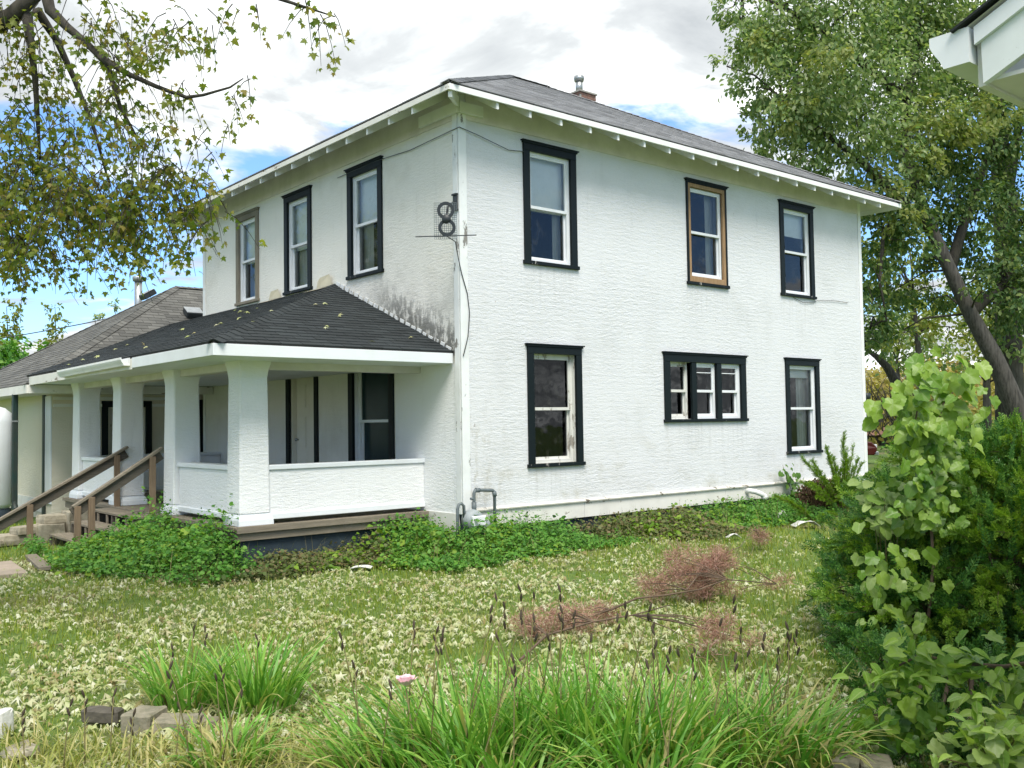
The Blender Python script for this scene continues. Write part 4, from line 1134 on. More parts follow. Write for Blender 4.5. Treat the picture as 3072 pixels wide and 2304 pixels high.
# ------------------------------------------------------------------ far shed and red car beyond the house
shx = dep(2566, 1330, 62.0)
sh = thing('garden_shed', 'small shed with brown hipped roof far behind the house corner', 'shed', (shx[0], shx[1], 0))
SX, SY = shx[0], shx[1]
MB().box(SX-2.2, SX+2.2, SY-1.6, SY+1.6, 0, 0.75).build('wall', mk('shed_boards', (.10, .075, .05), (.06, .05, .035), 3, (8, 8, 1)), sh)
MB().raw([(SX-2.7, SY-2.1, .7), (SX+2.7, SY-2.1, .7), (SX+2.7, SY+2.1, .7), (SX-2.7, SY+2.1, .7), (SX-.6, SY, 1.65), (SX+.6, SY, 1.65)], [(0, 1, 5, 4), (1, 2, 5), (2, 3, 4, 5), (3, 0, 4), (3, 2, 1, 0)]).build('roof', mk('brown_roof', (.20, .10, .065), (.15, .08, .055), 3), sh)
MB().box(SX+.2, SX+1.0, SY-1.64, SY-1.6, 0, .68).build('door', M['green_trim'], sh)
def make_car(c, rz):
    car = thing('parked_car', 'dark red car parked behind the far corner of the house', 'car', c)
    f = np.array((math.cos(rz), math.sin(rz), 0)); s = np.array((-f[1], f[0], 0)); up = np.array((0, 0, 1.)); c = np.asarray(c, float)
    P = lambda a, b, z: c+f*a+s*b+up*z
    red = mk('dark_red_paint', (.085, .012, .013), (.07, .010, .012), 2, rough=.25, bstr=0, spec=.6); tyre = mk('tyre_rubber', (.02, .02, .02), None, rough=.9, bstr=0)
    prof = [(-2.2, .35), (-2.25, .62), (-2.2, .92), (-1.5, .98), (-.95, 1.42), (.45, 1.44), (1.05, 1.0), (2.0, .86), (2.2, .65), (2.15, .35)]
    MB().loft([[P(a, b*(1 if z < 1 else .86), z) for a, z in prof] for b in (-.86, .86)]).build('body', red, car, .04)
    for b in (-1, 1):
        MB().raw([P(-1.35, b*.80, 1.0), P(-.88, b*.765, 1.37), (P(.40, b*.765, 1.39)), P(.92, b*.80, 1.02)], [(0, 1, 2, 3)]).build('side_window', M['glass_dark'], car)
        for a in (-1.35, 1.35):
            w = MB().lathe(P(a, b*.74, .33), [(-.1, .2), (-.1, .33), (.1, .33), (.1, .2)], 20, axis=s).build('wheel', tyre, car)
            MB().lathe(P(a, b*.80, .33), [(-.04, .2), (.055, .19), (.06, .05)], 16, axis=s*b).build('rim', M['galv'], w)
        MB().obox(P(2.16, b*.6, .70), f, s, up, .06, .16, .07).build('headlight', M['vinyl'], car, .02)
        MB().obox(P(-2.2, b*.62, .76), f, s, up, .06, .14, .09).build('tail_light', mk('tail_lens', (.3, .01, .01), None, rough=.2, bstr=0), car, .02)
    MB().obox(P(2.15, 0, .42), f, s, up, .1, .86, .08).build('bumper', M['galv'], car, .03)
    MB().obox(P(-2.2, 0, .42), f, s, up, .1, .86, .08).build('bumper', M['galv'], car, .03)
cc = dep(2444, 1385, 38.0)
make_car((cc[0], cc[1], 0), math.atan2(RT[1], RT[0]))

# ------------------------------------------------------------------ vegetation materials
M['grass'] = foliage('grass_blades', [(0.125, 0.185, 0.012), (0.185, 0.255, 0.018), (0.24, 0.31, 0.03), (0.36, 0.36, 0.08)], 0.35)
M['dry_leaf'] = foliage('pale_fallen_leaf', [(0.46, 0.49, 0.24), (0.33, 0.36, 0.13), (0.58, 0.60, 0.38), (0.27, 0.22, 0.09), (0.48, 0.51, 0.27), (0.34, 0.40, 0.14), (0.66, 0.67, 0.50), (0.38, 0.33, 0.15)], 0.2, 0.7, 0.2, (1, 1, .8))
M['weed'] = foliage('weed_leaf', [(0.041, 0.141, 0.020), (0.075, 0.226, 0.026), (0.122, 0.300, 0.037), (0.168, 0.319, 0.056)], 0.3)
M['weed_dull'] = foliage('dull_weed_leaf', [(0.068, 0.115, 0.027), (0.108, 0.149, 0.041), (0.162, 0.162, 0.061), (0.189, 0.135, 0.068)], 0.25)
M['maple_left'] = foliage('turning_maple_leaf', [(0.085, 0.14, 0.028), (0.14, 0.20, 0.034), (0.20, 0.245, 0.045), (0.27, 0.28, 0.06), (0.28, 0.22, 0.065)], 0.52, tint=(1.3, 1.35, .5))
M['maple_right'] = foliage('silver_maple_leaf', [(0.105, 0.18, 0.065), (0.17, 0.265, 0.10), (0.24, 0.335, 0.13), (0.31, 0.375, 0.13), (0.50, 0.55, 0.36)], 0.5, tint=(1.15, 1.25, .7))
M['maple_dark'] = foliage('deep_green_leaf', [(0.047, 0.108, 0.038), (0.081, 0.155, 0.049), (0.135, 0.209, 0.068), (0.216, 0.270, 0.081)], 0.4)  # deep green; also paints shade into the lower crown of the leaning maple
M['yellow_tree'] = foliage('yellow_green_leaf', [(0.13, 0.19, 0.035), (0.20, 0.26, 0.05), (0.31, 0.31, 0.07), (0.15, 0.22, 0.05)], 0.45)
M['sun_tone'] = foliage('sun_tone_maple_leaf', [(0.16, 0.22, 0.06), (0.22, 0.28, 0.08), (0.30, 0.33, 0.11), (0.24, 0.26, 0.07)], 0.5)  # lighter, yellower copy of the maple leaf: sunlight put into the colour
M['brush'] = foliage('dry_brush_leaf', [(0.30, 0.25, 0.06), (0.42, 0.36, 0.09), (0.24, 0.23, 0.07), (0.36, 0.27, 0.10)], 0.35)
M['lily'] = foliage('daylily_leaf', [(0.081, 0.242, 0.028), (0.138, 0.345, 0.041), (0.230, 0.437, 0.069), (0.391, 0.529, 0.116)], 0.35, 0.45, 0.45)
M['lily_pale'] = foliage('yellowing_daylily_leaf', [(0.230, 0.287, 0.057), (0.368, 0.368, 0.103), (0.517, 0.460, 0.207), (0.149, 0.230, 0.040)], 0.35, 0.5)
M['pod'] = foliage('dry_seed_pod', [(0.035, 0.027, 0.020), (0.060, 0.045, 0.030), (0.090, 0.070, 0.045)], 0.05, 0.8)
M['stalk'] = foliage('dry_stalk', [(0.14, 0.13, 0.05), (0.20, 0.17, 0.075), (0.11, 0.13, 0.04)], 0.1, 0.8)
M['yew'] = foliage('yew_needle', [(0.023, 0.089, 0.017), (0.042, 0.138, 0.022), (0.073, 0.194, 0.029), (0.130, 0.276, 0.049)], 0.2, 0.5)
M['yew_mid'] = foliage('yew_mid_needle', [(0.054, 0.144, 0.017), (0.102, 0.216, 0.022), (0.168, 0.300, 0.036)], 0.3)  # lighter green needles for the upper part of the bush
M['feather'] = foliage('feathery_shrub_leaf', [(0.103, 0.218, 0.014), (0.172, 0.310, 0.023), (0.265, 0.391, 0.046)], 0.35)
M['rust'] = foliage('dead_brown_needle', [(0.38, 0.19, 0.145), (0.48, 0.28, 0.23), (0.28, 0.15, 0.10), (0.54, 0.36, 0.30), (0.28, 0.20, 0.11)], 0.2, 0.8, 0.2, (1, .9, .8))
M['deadleaf'] = foliage('brown_bush_leaf', [(0.10, 0.05, 0.03), (0.07, 0.045, 0.025), (0.12, 0.075, 0.035)], 0.15, 0.8)

def leaf_mat(name, c1, c2, vein):
    """broad leaf with paler veins, own hue for each object"""
    m = bpy.data.materials.new(name); m.use_nodes = True
    nt = NT(m.node_tree); b = m.node_tree.nodes['Principled BSDF']; out = m.node_tree.nodes['Material Output']
    tc = nt.n('ShaderNodeTexCoord'); oi = nt.n('ShaderNodeObjectInfo'); sp_ = nt.n('ShaderNodeSeparateXYZ'); nt.put(sp_.inputs[0], tc.outputs['Object'])
    col = nt.mix(oi.outputs['Random'], c1, c2)
    ax = nt.math('ABSOLUTE', sp_.outputs[0])
    mid = nt.step(ax, 0.03, 0.012)
    side = nt.math('ABSOLUTE', nt.math('SUBTRACT', nt.math('FRACT', nt.math('MULTIPLY', nt.math('SUBTRACT', sp_.outputs[1], nt.math('MULTIPLY', ax, .8)), 6.0)), .5))
    vv = nt.math('MAXIMUM', mid, nt.math('MULTIPLY', nt.step(side, .05, .01), .5))
    col = nt.mix(nt.math('MULTIPLY', vv, .55), col, vein)
    nz = nt.noise(tc.outputs['Object'], 5, 4, .6)
    col = nt.mix(nt.math('MULTIPLY', nt.step(nz, .55, .75), .35), col, tuple(q*1.5 for q in c2))
    nt.put(b.inputs['Base Color'], col); b.inputs['Roughness'].default_value = .42; b.inputs['Specular IOR Level'].default_value = .5
    tr = nt.n('ShaderNodeBsdfTranslucent'); nt.put(tr.inputs[0], nt.mix(1.0, col, (1.3, 1.3, .5), 'MULTIPLY'))
    mx = nt.n('ShaderNodeMixShader'); mx.inputs[0].default_value = .35
    nt.t.links.new(b.outputs[0], mx.inputs[1]); nt.t.links.new(tr.outputs[0], mx.inputs[2]); nt.t.links.new(mx.outputs[0], out.inputs[0])
    return m
M['vine_leaf'] = leaf_mat('vine_leaf', (0.11, 0.24, 0.022), (0.26, 0.39, 0.06), (0.25, 0.34, 0.12))
M['vine_dark'] = leaf_mat('vine_leaf_deep', (0.05, 0.14, 0.014), (0.11, 0.22, 0.025), (0.14, 0.24, 0.06))
M['bright_leaf'] = leaf_mat('bright_oval_leaf', (0.17, 0.33, 0.035), (0.36, 0.50, 0.10), (0.44, 0.54, 0.20))
M['pale_leaf'] = leaf_mat('pale_broad_leaf', (0.18, 0.31, 0.05), (0.38, 0.48, 0.17), (0.40, 0.48, 0.24))

# ------------------------------------------------------------------ vegetation builders
def blades(base, az, length, width, bend, lean, S=4, roll=None):
    """grass-like strips: arrays of base points, azimuth, length, width, bend (radians of droop), lean (start angle from upright)"""
    n = len(base); az = np.asarray(az)
    hd = np.stack([np.cos(az), np.sin(az), np.zeros(n)], -1)
    sd = np.stack([-np.sin(az), np.cos(az), np.zeros(n)], -1)
    if roll is not None:
        sd = sd*np.cos(roll)[:, None]+hd*np.sin(roll)[:, None]
    V = np.zeros((n, (S+1)*2, 3)); p = base.copy()
    for s in range(S+1):
        t = s/S
        w = width*(0.75+0.5*t)*(1-t**2.2)*0.5+width*0.02
        V[:, 2*s] = p-sd*w[:, None]; V[:, 2*s+1] = p+sd*w[:, None]
        ang = lean+bend*(t+0.5/S)**1.3
        p = p+(hd*np.sin(ang)[:, None]+np.array([0, 0, 1.0])*np.cos(ang)[:, None])*(length/S)[:, None]
    f = np.array([(2*s, 2*s+1, 2*s+3, 2*s+2) for s in range(S)])
    F = f[None]+(np.arange(n)*(S+1)*2)[:, None, None]
    return V.reshape(-1, 3), F.reshape(-1, 4)

def in_poly(x, y, P):
    ins = np.zeros(len(x), bool); n = len(P)
    for i in range(n):
        x0, y0 = P[i][:2]; x1, y1 = P[(i+1) % n][:2]
        c = ((y0 > y) != (y1 > y)) & (x < (x1-x0)*(y-y0)/((y1-y0)+1e-12)+x0)
        ins ^= c
    return ins
def sample_poly(P, n):
    P = [np.asarray(p)[:2] for p in P]
    lo = np.min(P, 0); hi = np.max(P, 0); out = np.zeros((0, 2))
    while len(out) < n:
        q = lo+RNG.random((n*2, 2))*(hi-lo)
        out = np.vstack([out, q[in_poly(q[:, 0], q[:, 1], P)]])
    return out[:n]
def vnoise(x, y, s, seed=0):
    """cheap smooth noise in 0..1"""
    a = np.sin(x*s*1.7+seed)*np.cos(y*s*1.3-seed*2.1)+np.sin((x+y)*s*0.9+seed*.7)*.7+np.cos((x*1.3-y*1.9)*s*.6+seed*1.9)*.6
    return np.clip(a/4.0+.5, 0, 1)

NEAR = [G(*p) for p in ((100, 1640), (180, 1722), (400, 1752), (600, 1760), (768, 1738), (907, 1732), (962, 1718), (1064, 1700), (1175, 1704), (1277, 1708), (1370, 1721), (1462, 1708), (1536, 1693), (1629, 1680), (1744, 1654), (1860, 1643), (1999, 1626), (2138, 1620), (2230, 1597), (2330, 1580), (2480, 1566))]
WEEDS = NEAR+[np.array((9.6, -.05, 0)), np.array((0.0, -.05, 0)), np.array((-.02, .80, 0)), np.array((-3.0, .80, 0)), np.array((-3.05, 3.3, 0)), np.array((-4.1, 3.4, 0)), np.array((-4.6, 4.3, 0))]

# ------------------------------------------------------------------ lawn: grass and fallen leaves
def lawn():
    # blades thinner in number with distance
    n = 205000
    t = RNG.random(n); d = 3.6*np.exp(t*math.log(30/3.6)); a = (RNG.random(n)-.5)*math.radians(84)
    x = CAM[0]+d*np.cos(YAW+a); y = CAM[1]+d*np.sin(YAW+a)
    keep = ~((x > -3.1) & (x < 11) & (y > -.05) & (y < 9.3)) & ~((x < -4.9) & (y > 2.3) & (y < 3.9)) & (RNG.random(n) < .35+.9*vnoise(x, y, 1.1, 3))
    x, y, d = x[keep], y[keep], d[keep]; n = len(x)
    base = np.stack([x, y, gz(x, y)-.005], -1)
    sc = np.clip(d/9, .8, 2.4)
    V, F = blades(base, RNG.random(n)*6.28, (.035+.07*RNG.random(n)*(0.5+vnoise(x, y, .8, 1)))*np.clip(sc, .9, 1.3), .0065*sc*(.7+.6*RNG.random(n)), RNG.normal(.6, .4, n), RNG.random(n)*.6, 2)
    tag(np_obj('grass', V, F, M['grass']), 'short green lawn grass in front of the house', kind='stuff')
    n = 68000
    t = RNG.random(n); d = 4.0*np.exp(t**.8*math.log(15.5/4.0)); a = (RNG.random(n)-.5)*math.radians(82)
    x = CAM[0]+d*np.cos(YAW+a); y = CAM[1]+d*np.sin(YAW+a)
    lx = (x-CAM[0])*RT[0]+(y-CAM[1])*RT[1]              # fewer towards the right-hand side
    dens = np.clip(.95-.30*(lx-1.6), .10, .95)*np.clip(-.10+1.7*vnoise(x, y, 2.3, 5)*(.5+vnoise(x, y, 6.1, 2))+.5*(RNG.random(n)-.5), .10, 1)
    dens = np.where((x < -4.2) & (y > 1.5), 1.0, dens)
    keep = ~((x > -3.0) & (x < 11) & (y > -.05) & (y < 9.3)) & (RNG.random(n) < dens)
    x, y = x[keep], y[keep]; n = len(x)
    nr = unit(np.stack([RNG.normal(0, .55, n), RNG.normal(0, .55, n), np.ones(n)], -1))
    Mx = frames(rnd_dir(n)*np.array([1, 1, .35]), nr, .024+.075*RNG.random(n)**1.8)
    # curl: squeeze across by chance
    Mx[:, :, 0] *= (.25+.55*RNG.random(n))[:, None]; Mx[:, :, 2] *= (.5+2.6*RNG.random(n))[:, None]
    V, F = scatter(STAR_T, STAR_F, Mx, np.stack([x, y, gz(x, y)+.018+.035*RNG.random(n)], -1))
    tag(np_obj('fallen_leaves', V, F, M['dry_leaf']), 'pale curled maple leaves fallen all over the lawn', kind='stuff')
    # a few on the porch roof
    n = 26; t = RNG.random(n); yy = .4+RNG.random(n)*7; xx = -3.4+3.2*RNG.random(n)
    zz = 2.875+np.minimum((xx+3.55)*.384, (yy-.2)*.405)+.03
    Mx = frames(rnd_dir(n)*np.array([1, 1, .2]), unit(np.stack([RNG.normal(-.3, .3, n), RNG.normal(-.2, .3, n), np.ones(n)], -1)), .07+.05*RNG.random(n))
    V, F = scatter(STAR_T, STAR_F, Mx, np.stack([xx, yy, zz], -1))
    tag(np_obj('roof_leaves', V, F, M['dry_leaf']), 'few pale leaves lying on the dark porch roof', kind='stuff')
lawn()

def weed_patch(P, n, per, hmax, mat, name, label, size=.05, near=NEAR, pick=None, stems=True):
    q = sample_poly(P, n)
    N2 = np.array([p[:2] for p in near])
    dist = np.full(len(q), 9.)
    for i in range(len(N2)-1):
        a, b = N2[i], N2[i+1]; ab = b-a
        tt = np.clip(((q-a) @ ab)/(ab @ ab), 0, 1)
        dist = np.minimum(dist, np.linalg.norm(q-(a+tt[:, None]*ab), axis=1))
    h = hmax*np.clip(.22+.85*dist/1.0, .2, 1)*(.45+.95*vnoise(q[:, 0], q[:, 1], 2.6, 2))*(.6+.55*RNG.random(len(q))+.2*(RNG.random(len(q)) > .93))
    h = h*np.where(q[:, 0] > 1.8, .74, np.where((q[:, 0] > -3.0) & (q[:, 0] < -.6), .72, np.where(q[:, 0] <= -3.0, 1.2, .92)))
    if pick is not None:
        k = pick(q[:, 0], q[:, 1]); q, h = q[k], h[k]
    m = len(q)*per
    qi = np.repeat(np.arange(len(q)), per)
    z = h[qi]*(1-.75*RNG.random(m)**1.6)
    pos = np.stack([q[qi, 0], q[qi, 1], z], -1)+RNG.normal(0, 1, (m, 3))*np.array([.075, .075, .02])
    pos[:, 2] = np.maximum(pos[:, 2], .02)
    nr = unit(np.stack([RNG.normal(0, .5, m)-.2, RNG.normal(0, .5, m)-.35, np.ones(m)], -1))
    Mx = frames(rnd_dir(m)*np.array([1, 1, .3])-np.array([0, 0, .25]), nr, size*(.45+1.25*RNG.random(m)**2))
    Mx[:, :, 0] *= (1.0+.9*RNG.random(m))[:, None]
    V, F = scatter(LEAF_T, LEAF_F, Mx, pos)
    o = np_obj(name, V, F, mat)
    return tag(o, label, kind='stuff')
# dense nettle-like weeds along the foundation; duller brown-green stretch in the middle
dull = lambda x, y: vnoise(x, y, .95, 8)+.28*((x > -2.6) & (x < -1.0)) > .62
weed_patch(WEEDS, 4200, 14, .52, M['weed'], 'weeds', 'dense bright green weeds along the foundation and porch', .041, pick=lambda x, y: ~dull(x, y) & ((x > -3.0) | True))
weed_patch(WEEDS, 4200, 12, .46, M['weed_dull'], 'brown_weeds', 'dull brownish weeds mixed along the foundation', .045, pick=dull)
weed_patch(WEEDS, 1100, 9, .48, M['feather'], 'pale_weeds', 'paler taller weeds standing up among the foundation weeds', .065, pick=lambda x, y: vnoise(x, y, 1.4, 4) > .5)
# straw and dead stems among the weeds
_q = sample_poly(WEEDS, 900)
_V, _F = blades(np.stack([_q[:, 0], _q[:, 1], np.zeros(900)], -1), RNG.random(900)*6.28, .2+.4*RNG.random(900), .004+.004*RNG.random(900), RNG.uniform(0, 1.2, 900), RNG.random(900)*.6, 4)
tag(np_obj('dead_stems', _V, _F, M['stalk'], None, True), 'dry straw stems sticking out of the foundation weeds', kind='stuff')

# ------------------------------------------------------------------ daylilies
def tapered_blade_mesh(name, L, w, bend, mat):
    V, F = blades(np.zeros((1, 3)), np.zeros(1), np.array([L]), np.array([w]), np.array([bend]), np.array([.15]), 7)
    for s in range(8): V[2*s:2*s+2, 2] += .0
    me = np_mesh(name, V, F, True); me.materials.append(mat); return me
LBM = [tapered_blade_mesh('leaf', .62, .020, b, M['lily_pale'] if i % 2 else M['lily']) for i, b in enumerate((.7, 1.3, 1.9, 2.5))]
def seed_stalk(parent, base, h, az, lean):
    d = np.array((math.cos(az), math.sin(az), 0))
    P = [base+d*lean*h*(t**1.5)+np.array((0, 0, h*t)) for t in (0, .4, .75, 1)]
    s = MB().tube(P, [.0045, .004, .003, .0025], 5).build('seed_stalk', M['stalk'], parent)
    m = MB(); npd = random.choice((1, 2, 2, 3))
    for k in range(npd):
        a = random.uniform(0, 6.28); dd = np.array((math.cos(a)*.35, math.sin(a)*.35, 1.0)); dd /= np.linalg.norm(dd)
        c = P[-1]-np.array((0, 0, .05*k))
        m.lathe(c, [(0, .003), (.010, .0055), (.024, .0075), (.038, .006), (.048, .003), (.052, .001)], 6, axis=dd)
    m.build('seed_pods', M['pod'], s)
def lily_clump(px, py, r, n, L, label, stalks=3, az0=None, spread=3.14, bend=(.5, 1.6), pale=.2, singles=8, sh=(.5, .8)):
    g = G(px, py); g[2] = float(gz(g[0], g[1]))
    root = thing('daylily', label, 'plant', g, 'daylilies in the foreground bed')
    for mat, frac, nm in ((M['lily'], 1-pale, 'foliage'), (M['lily_pale'], pale, 'yellowing_foliage')):
        k = int(n*frac)
        if k < 2: continue
        rr = r*np.sqrt(RNG.random(k)); aa = RNG.random(k)*6.28
        base = np.stack([g[0]+rr*np.cos(aa), g[1]+rr*np.sin(aa), np.full(k, g[2]-.02)], -1)
        az = aa+RNG.normal(0, .6, k) if az0 is None else az0+RNG.normal(0, spread, k)
        V, F = blades(base, az, L*(.55+.6*RNG.random(k)), .013+.012*RNG.random(k), RNG.uniform(bend[0], bend[1], k)+(.5 if mat is M['lily_pale'] else 0), .08+.30*RNG.random(k), 6, RNG.normal(0, .5, k))
        tag(np_obj(nm, V, F, mat, root, True), kind='stuff')
    k = max(6, int(n*.10)); rr = r*np.sqrt(RNG.random(k)); aa = RNG.random(k)*6.28
    V, F = blades(np.stack([g[0]+rr*np.cos(aa), g[1]+rr*np.sin(aa), np.full(k, g[2])], -1), aa+RNG.normal(0, 1, k), L*(.4+.5*RNG.random(k)), .008+.010*RNG.random(k), RNG.uniform(1.6, 3.0, k), .3+.5*RNG.random(k), 6, RNG.normal(0, .8, k))
    tag(np_obj('dead_foliage', V, F, M['stalk'], root, True), kind='stuff')
    for i in range(singles):
        a = random.uniform(0, 6.28) if az0 is None else az0+random.gauss(0, spread); rr = r*.6*random.random()
        mw = Matrix.Translation((g[0]+rr*math.cos(a), g[1]+rr*math.sin(a), g[2])) @ Matrix.Rotation(a, 4, 'Z') @ Matrix.Scale(L/.62*random.uniform(.8, 1.15), 4)
        link(bpy.data.objects.new('leaf', LBM[random.randrange(4)]), root, mw)
    for i in range(stalks):
        a = random.uniform(0, 6.28); rr = r*random.random()
        seed_stalk(root, g+np.array((rr*math.cos(a), rr*math.sin(a), 0)), random.uniform(*sh), random.uniform(0, 6.28), random.uniform(.02, .3))
    return root
LC = [
    (560, 2120, .22, 150, .46, 'left daylily clump, thinner half beside the concrete blocks', 3, None, (.3, 1.2), .25, (.35, .5)),
    (770, 2130, .26, 230, .52, 'thick dark green daylily clump right of the concrete blocks', 1, None, (.4, 1.3), .06, (.4, .55)),
    (690, 2310, .20, 90, .36, 'small pale daylily tuft at the bottom below the left clump', 4, None, (.8, 1.8), .6, (.35, .6)),
    (1180, 2370, .30, 210, .62, 'daylily clump sweeping left at the bottom below the pink rose', 6, 2.6, (.8, 1.7), .45, (.55, .8)),
    (1400, 2330, .26, 190, .62, 'upright daylily clump just right of the pink rose', 7, None, (.3, 1.3), .15, (.6, .9)),
    (1620, 2300, .28, 230, .60, 'dense dark daylily clump at the bottom centre', 7, None, (.2, 1.1), .12, (.6, .95)),
    (1800, 2330, .28, 230, .62, 'tall daylily clump below the dead brown branch', 6, None, (.2, 1.2), .15, (.6, .95)),
    (2000, 2320, .28, 220, .60, 'daylily clump under the right end of the brown branch', 5, None, (.3, 1.4), .18, (.6, .9)),
    (2190, 2300, .26, 200, .58, 'yellowish daylily clump left of the shrub vines', 5, None, (.5, 1.6), .35, (.55, .85)),
    (2370, 2290, .26, 190, .56, 'pale arching daylily clump at the foot of the dark shrub', 6, None, (.7, 1.9), .55, (.5, .8)),
    (1500, 2420, .30, 160, .55, 'daylily clump cut by the bottom edge left of centre', 2, None, (.5, 1.8), .2, (.5, .7)),
    (1950, 2430, .30, 160, .55, 'daylily clump cut by the bottom edge right of centre', 2, None, (.5, 1.9), .3, (.5, .7)),
]
for (px, py, r, n, L, lab, stn, az0, bnd, pale, sh) in LC:
    lily_clump(px, py, r, int(n*1.15), L, lab, stn, az0, .7, bnd, pale*.6, 9, sh)
# loose pale grass along the bottom left
nb_ = 1100
qq = sample_poly([G(0, 2190), G(330, 2250), G(640, 2210), G(1000, 2230), G(1000, 2420), G(0, 2420)], nb_)
V, F = blades(np.stack([qq[:, 0], qq[:, 1], gz(qq[:, 0], qq[:, 1])], -1), RNG.random(nb_)*6.28, .10+.16*RNG.random(nb_), .006+.008*RNG.random(nb_), RNG.uniform(.6, 2.2, nb_), RNG.random(nb_)*.7, 4)
tag(np_obj('tall_grass', V, F, M['lily_pale'], None, True), 'loose pale strappy grass along the lower left edge', kind='stuff')
for i, (px, py) in enumerate(((75, 2290), (190, 2290), (255, 2270), (330, 2265), (385, 2300), (525, 2300), (612, 2290))):
    g = G(px, py+40); g[2] = 0
    sd = thing('seed_stalk', 'dark dry seed stalk at the lower left, '+('leftmost of the seven', 'second from the left', 'third from the left', 'fourth from the left', 'fifth from the left', 'sixth from the left', 'rightmost of the seven')[i], 'plant', g, 'dry seed stalks at the lower left')
    seed_stalk(sd, g, random.uniform(.28, .40), random.uniform(0, 6.28), .1)
# broad pale leaves of a small plant left of the clump
def broad_leaf_mesh(name, mat, w=.9, cup=.15, lob=True):
    """heart-shaped leaf, unit length, gridded so that it can bend"""
    n = 7; V = []; F = []
    for i in range(n+1):
        t = i/n
        hw = w*.5*(math.sin(math.pi*min(1, t*1.02+.0)**.62))**.85 if 0 < i < n else (.012 if i == n else .10 if lob else .02)
        y = t-(.10 if (lob and i == 0) else 0)*0
        for j, s in enumerate((-1, -.5, 0, .5, 1)):
            yy = y-(.13*abs(s)**2*(1-t)**3 if lob else 0)
            V.append((s*hw, yy, cup*abs(s)**1.5*hw*2-.18*t*t+.02*math.sin(6*t+3*s)))
    for i in range(n):
        for j in range(4):
            a = i*5+j; F.append((a, a+1, a+6, a+5))
    me = np_mesh(name, V, F, True); me.materials.append(mat); return me
def lobed_leaf_mesh(name, mat, seed, depth=.22, w=.95, cup=.2):
    """five-lobed leaf with toothed rim, fan of three rings so that it can curl"""
    rd = random.Random(seed); n = 30; V = [(0, .33, 0)]; F = []
    ph = rd.uniform(-.15, .15); tw_ = rd.uniform(-.35, .35); fold = rd.uniform(.1, .5); drp = rd.uniform(.1, .5)
    for ring in (.5, 1.0):
        for k in range(n):
            a = 2*math.pi*k/n; lob = 1-depth*(.5-.5*math.cos(5*(a-math.pi/2)+math.pi*0))*(.6 if math.sin(a) < -.3 else 1)
            R = (.50+.17*max(0, math.sin(a))**2)*lob*(1+(.05 if k % 2 else -.03))*(1-.35*max(0, -math.sin(a))**6)
            x, y_ = R*w*math.cos(a)*ring, .33+R*math.sin(a)*ring
            V.append((x, y_, fold*abs(x)*.8-drp*max(0, y_-.2)**2+tw_*x*y_+.035*math.sin(a*3+seed)*ring+cup*.1*math.cos(a*5)*ring))
    for k in range(n):
        k2 = (k+1) % n
        F.append((0, 1+k, 1+k2, 1+k2)); F.append((1+k, 1+n+k, 1+n+k2, 1+k2))
    me = bpy.data.meshes.new(name); me.from_pydata(V, [], [f[:3] if f[2] == f[3] else f for f in F])
    me.polygons.foreach_set('use_smooth', [True]*len(me.polygons)); me.materials.append(mat); me.update(); return me
HEART = [lobed_leaf_mesh('leaf', M['vine_leaf'], k, d_, w_) for k, (d_, w_) in enumerate(((.22, .95), (.10, .88), (.30, 1.05), (.05, .8), (.18, 1.0), (.26, .9)))]
HEARTD = [lobed_leaf_mesh('leaf', M['vine_dark'], k+20, d_, w_) for k, (d_, w_) in enumerate(((.22, .95), (.10, .88), (.05, .85)))]
OVAL = [broad_leaf_mesh('leaf', M['bright_leaf'], w_, c_, False) for w_, c_ in ((.50, .2), (.40, .45), (.58, .08), (.46, .3))]
PALE = [lobed_leaf_mesh('leaf', M['pale_leaf'], k+40, d_, w_) for k, (d_, w_) in enumerate(((.12, .8), (.05, .7), (.2, .9)))]
def leaf_obj(parent, meshes, p, d, nr, size):
    d = np.asarray(d, float); d /= np.linalg.norm(d); s = np.cross(d, nr); s /= np.linalg.norm(s)+1e-9; n = np.cross(s, d)
    mw = Matrix(((s[0]*size, d[0]*size, n[0]*size, p[0]), (s[1]*size, d[1]*size, n[1]*size, p[1]), (s[2]*size, d[2]*size, n[2]*size, p[2]), (0, 0, 0, 1)))
    return link(bpy.data.objects.new('leaf', random.choice(meshes)), parent, mw)

# ------------------------------------------------------------------ pink rose
rp = dep(1218, 2043, 4.75); g = G(1200, 2290); 
rose = thing('pink_rose', 'single pale pink rose bloom standing above the daylilies', 'flower', (rp[0]+.03, rp[1]-.05, 0))
MB().tube([(rp[0]+.03, rp[1]-.05, 0), (rp[0]+.02, rp[1]-.03, rp[2]*.5), tuple(rp-np.array((0, 0, .04)))], [.005, .004, .0035], 6).build('stem', M['stalk'], rose)
petal = mk('pink_petal', (.80, .50, .56), (.86, .72, .72), 30, rough=.6, bstr=0)
for k in range(13):
    a = k*2.4; rr = .010+.0028*k; tilt = .1+.075*k
    d = np.array((math.cos(a)*math.sin(tilt), math.sin(a)*math.sin(tilt), math.cos(tilt))); V = []
    s_ = np.cross(d, (math.cos(a), math.sin(a), 0.01)); s_ /= np.linalg.norm(s_); o_ = np.cross(s_, d)
    for i in range(4):
        for j in (-1, -.5, 0, .5, 1):
            t = i/3; w_ = (.010+.024*math.sin(t*1.9))*(.7+.03*k)
            V.append(rp+np.array((math.cos(a), math.sin(a), 0))*rr*.4+d*t*(.040+.0012*k)+s_*j*w_-o_*(j*j*.010)-np.array((0, 0, .02)))
    np_obj('petal', V, [(i*5+j, i*5+j+1, i*5+j+6, i*5+j+5) for i in range(3) for j in range(4)], petal, rose, True)
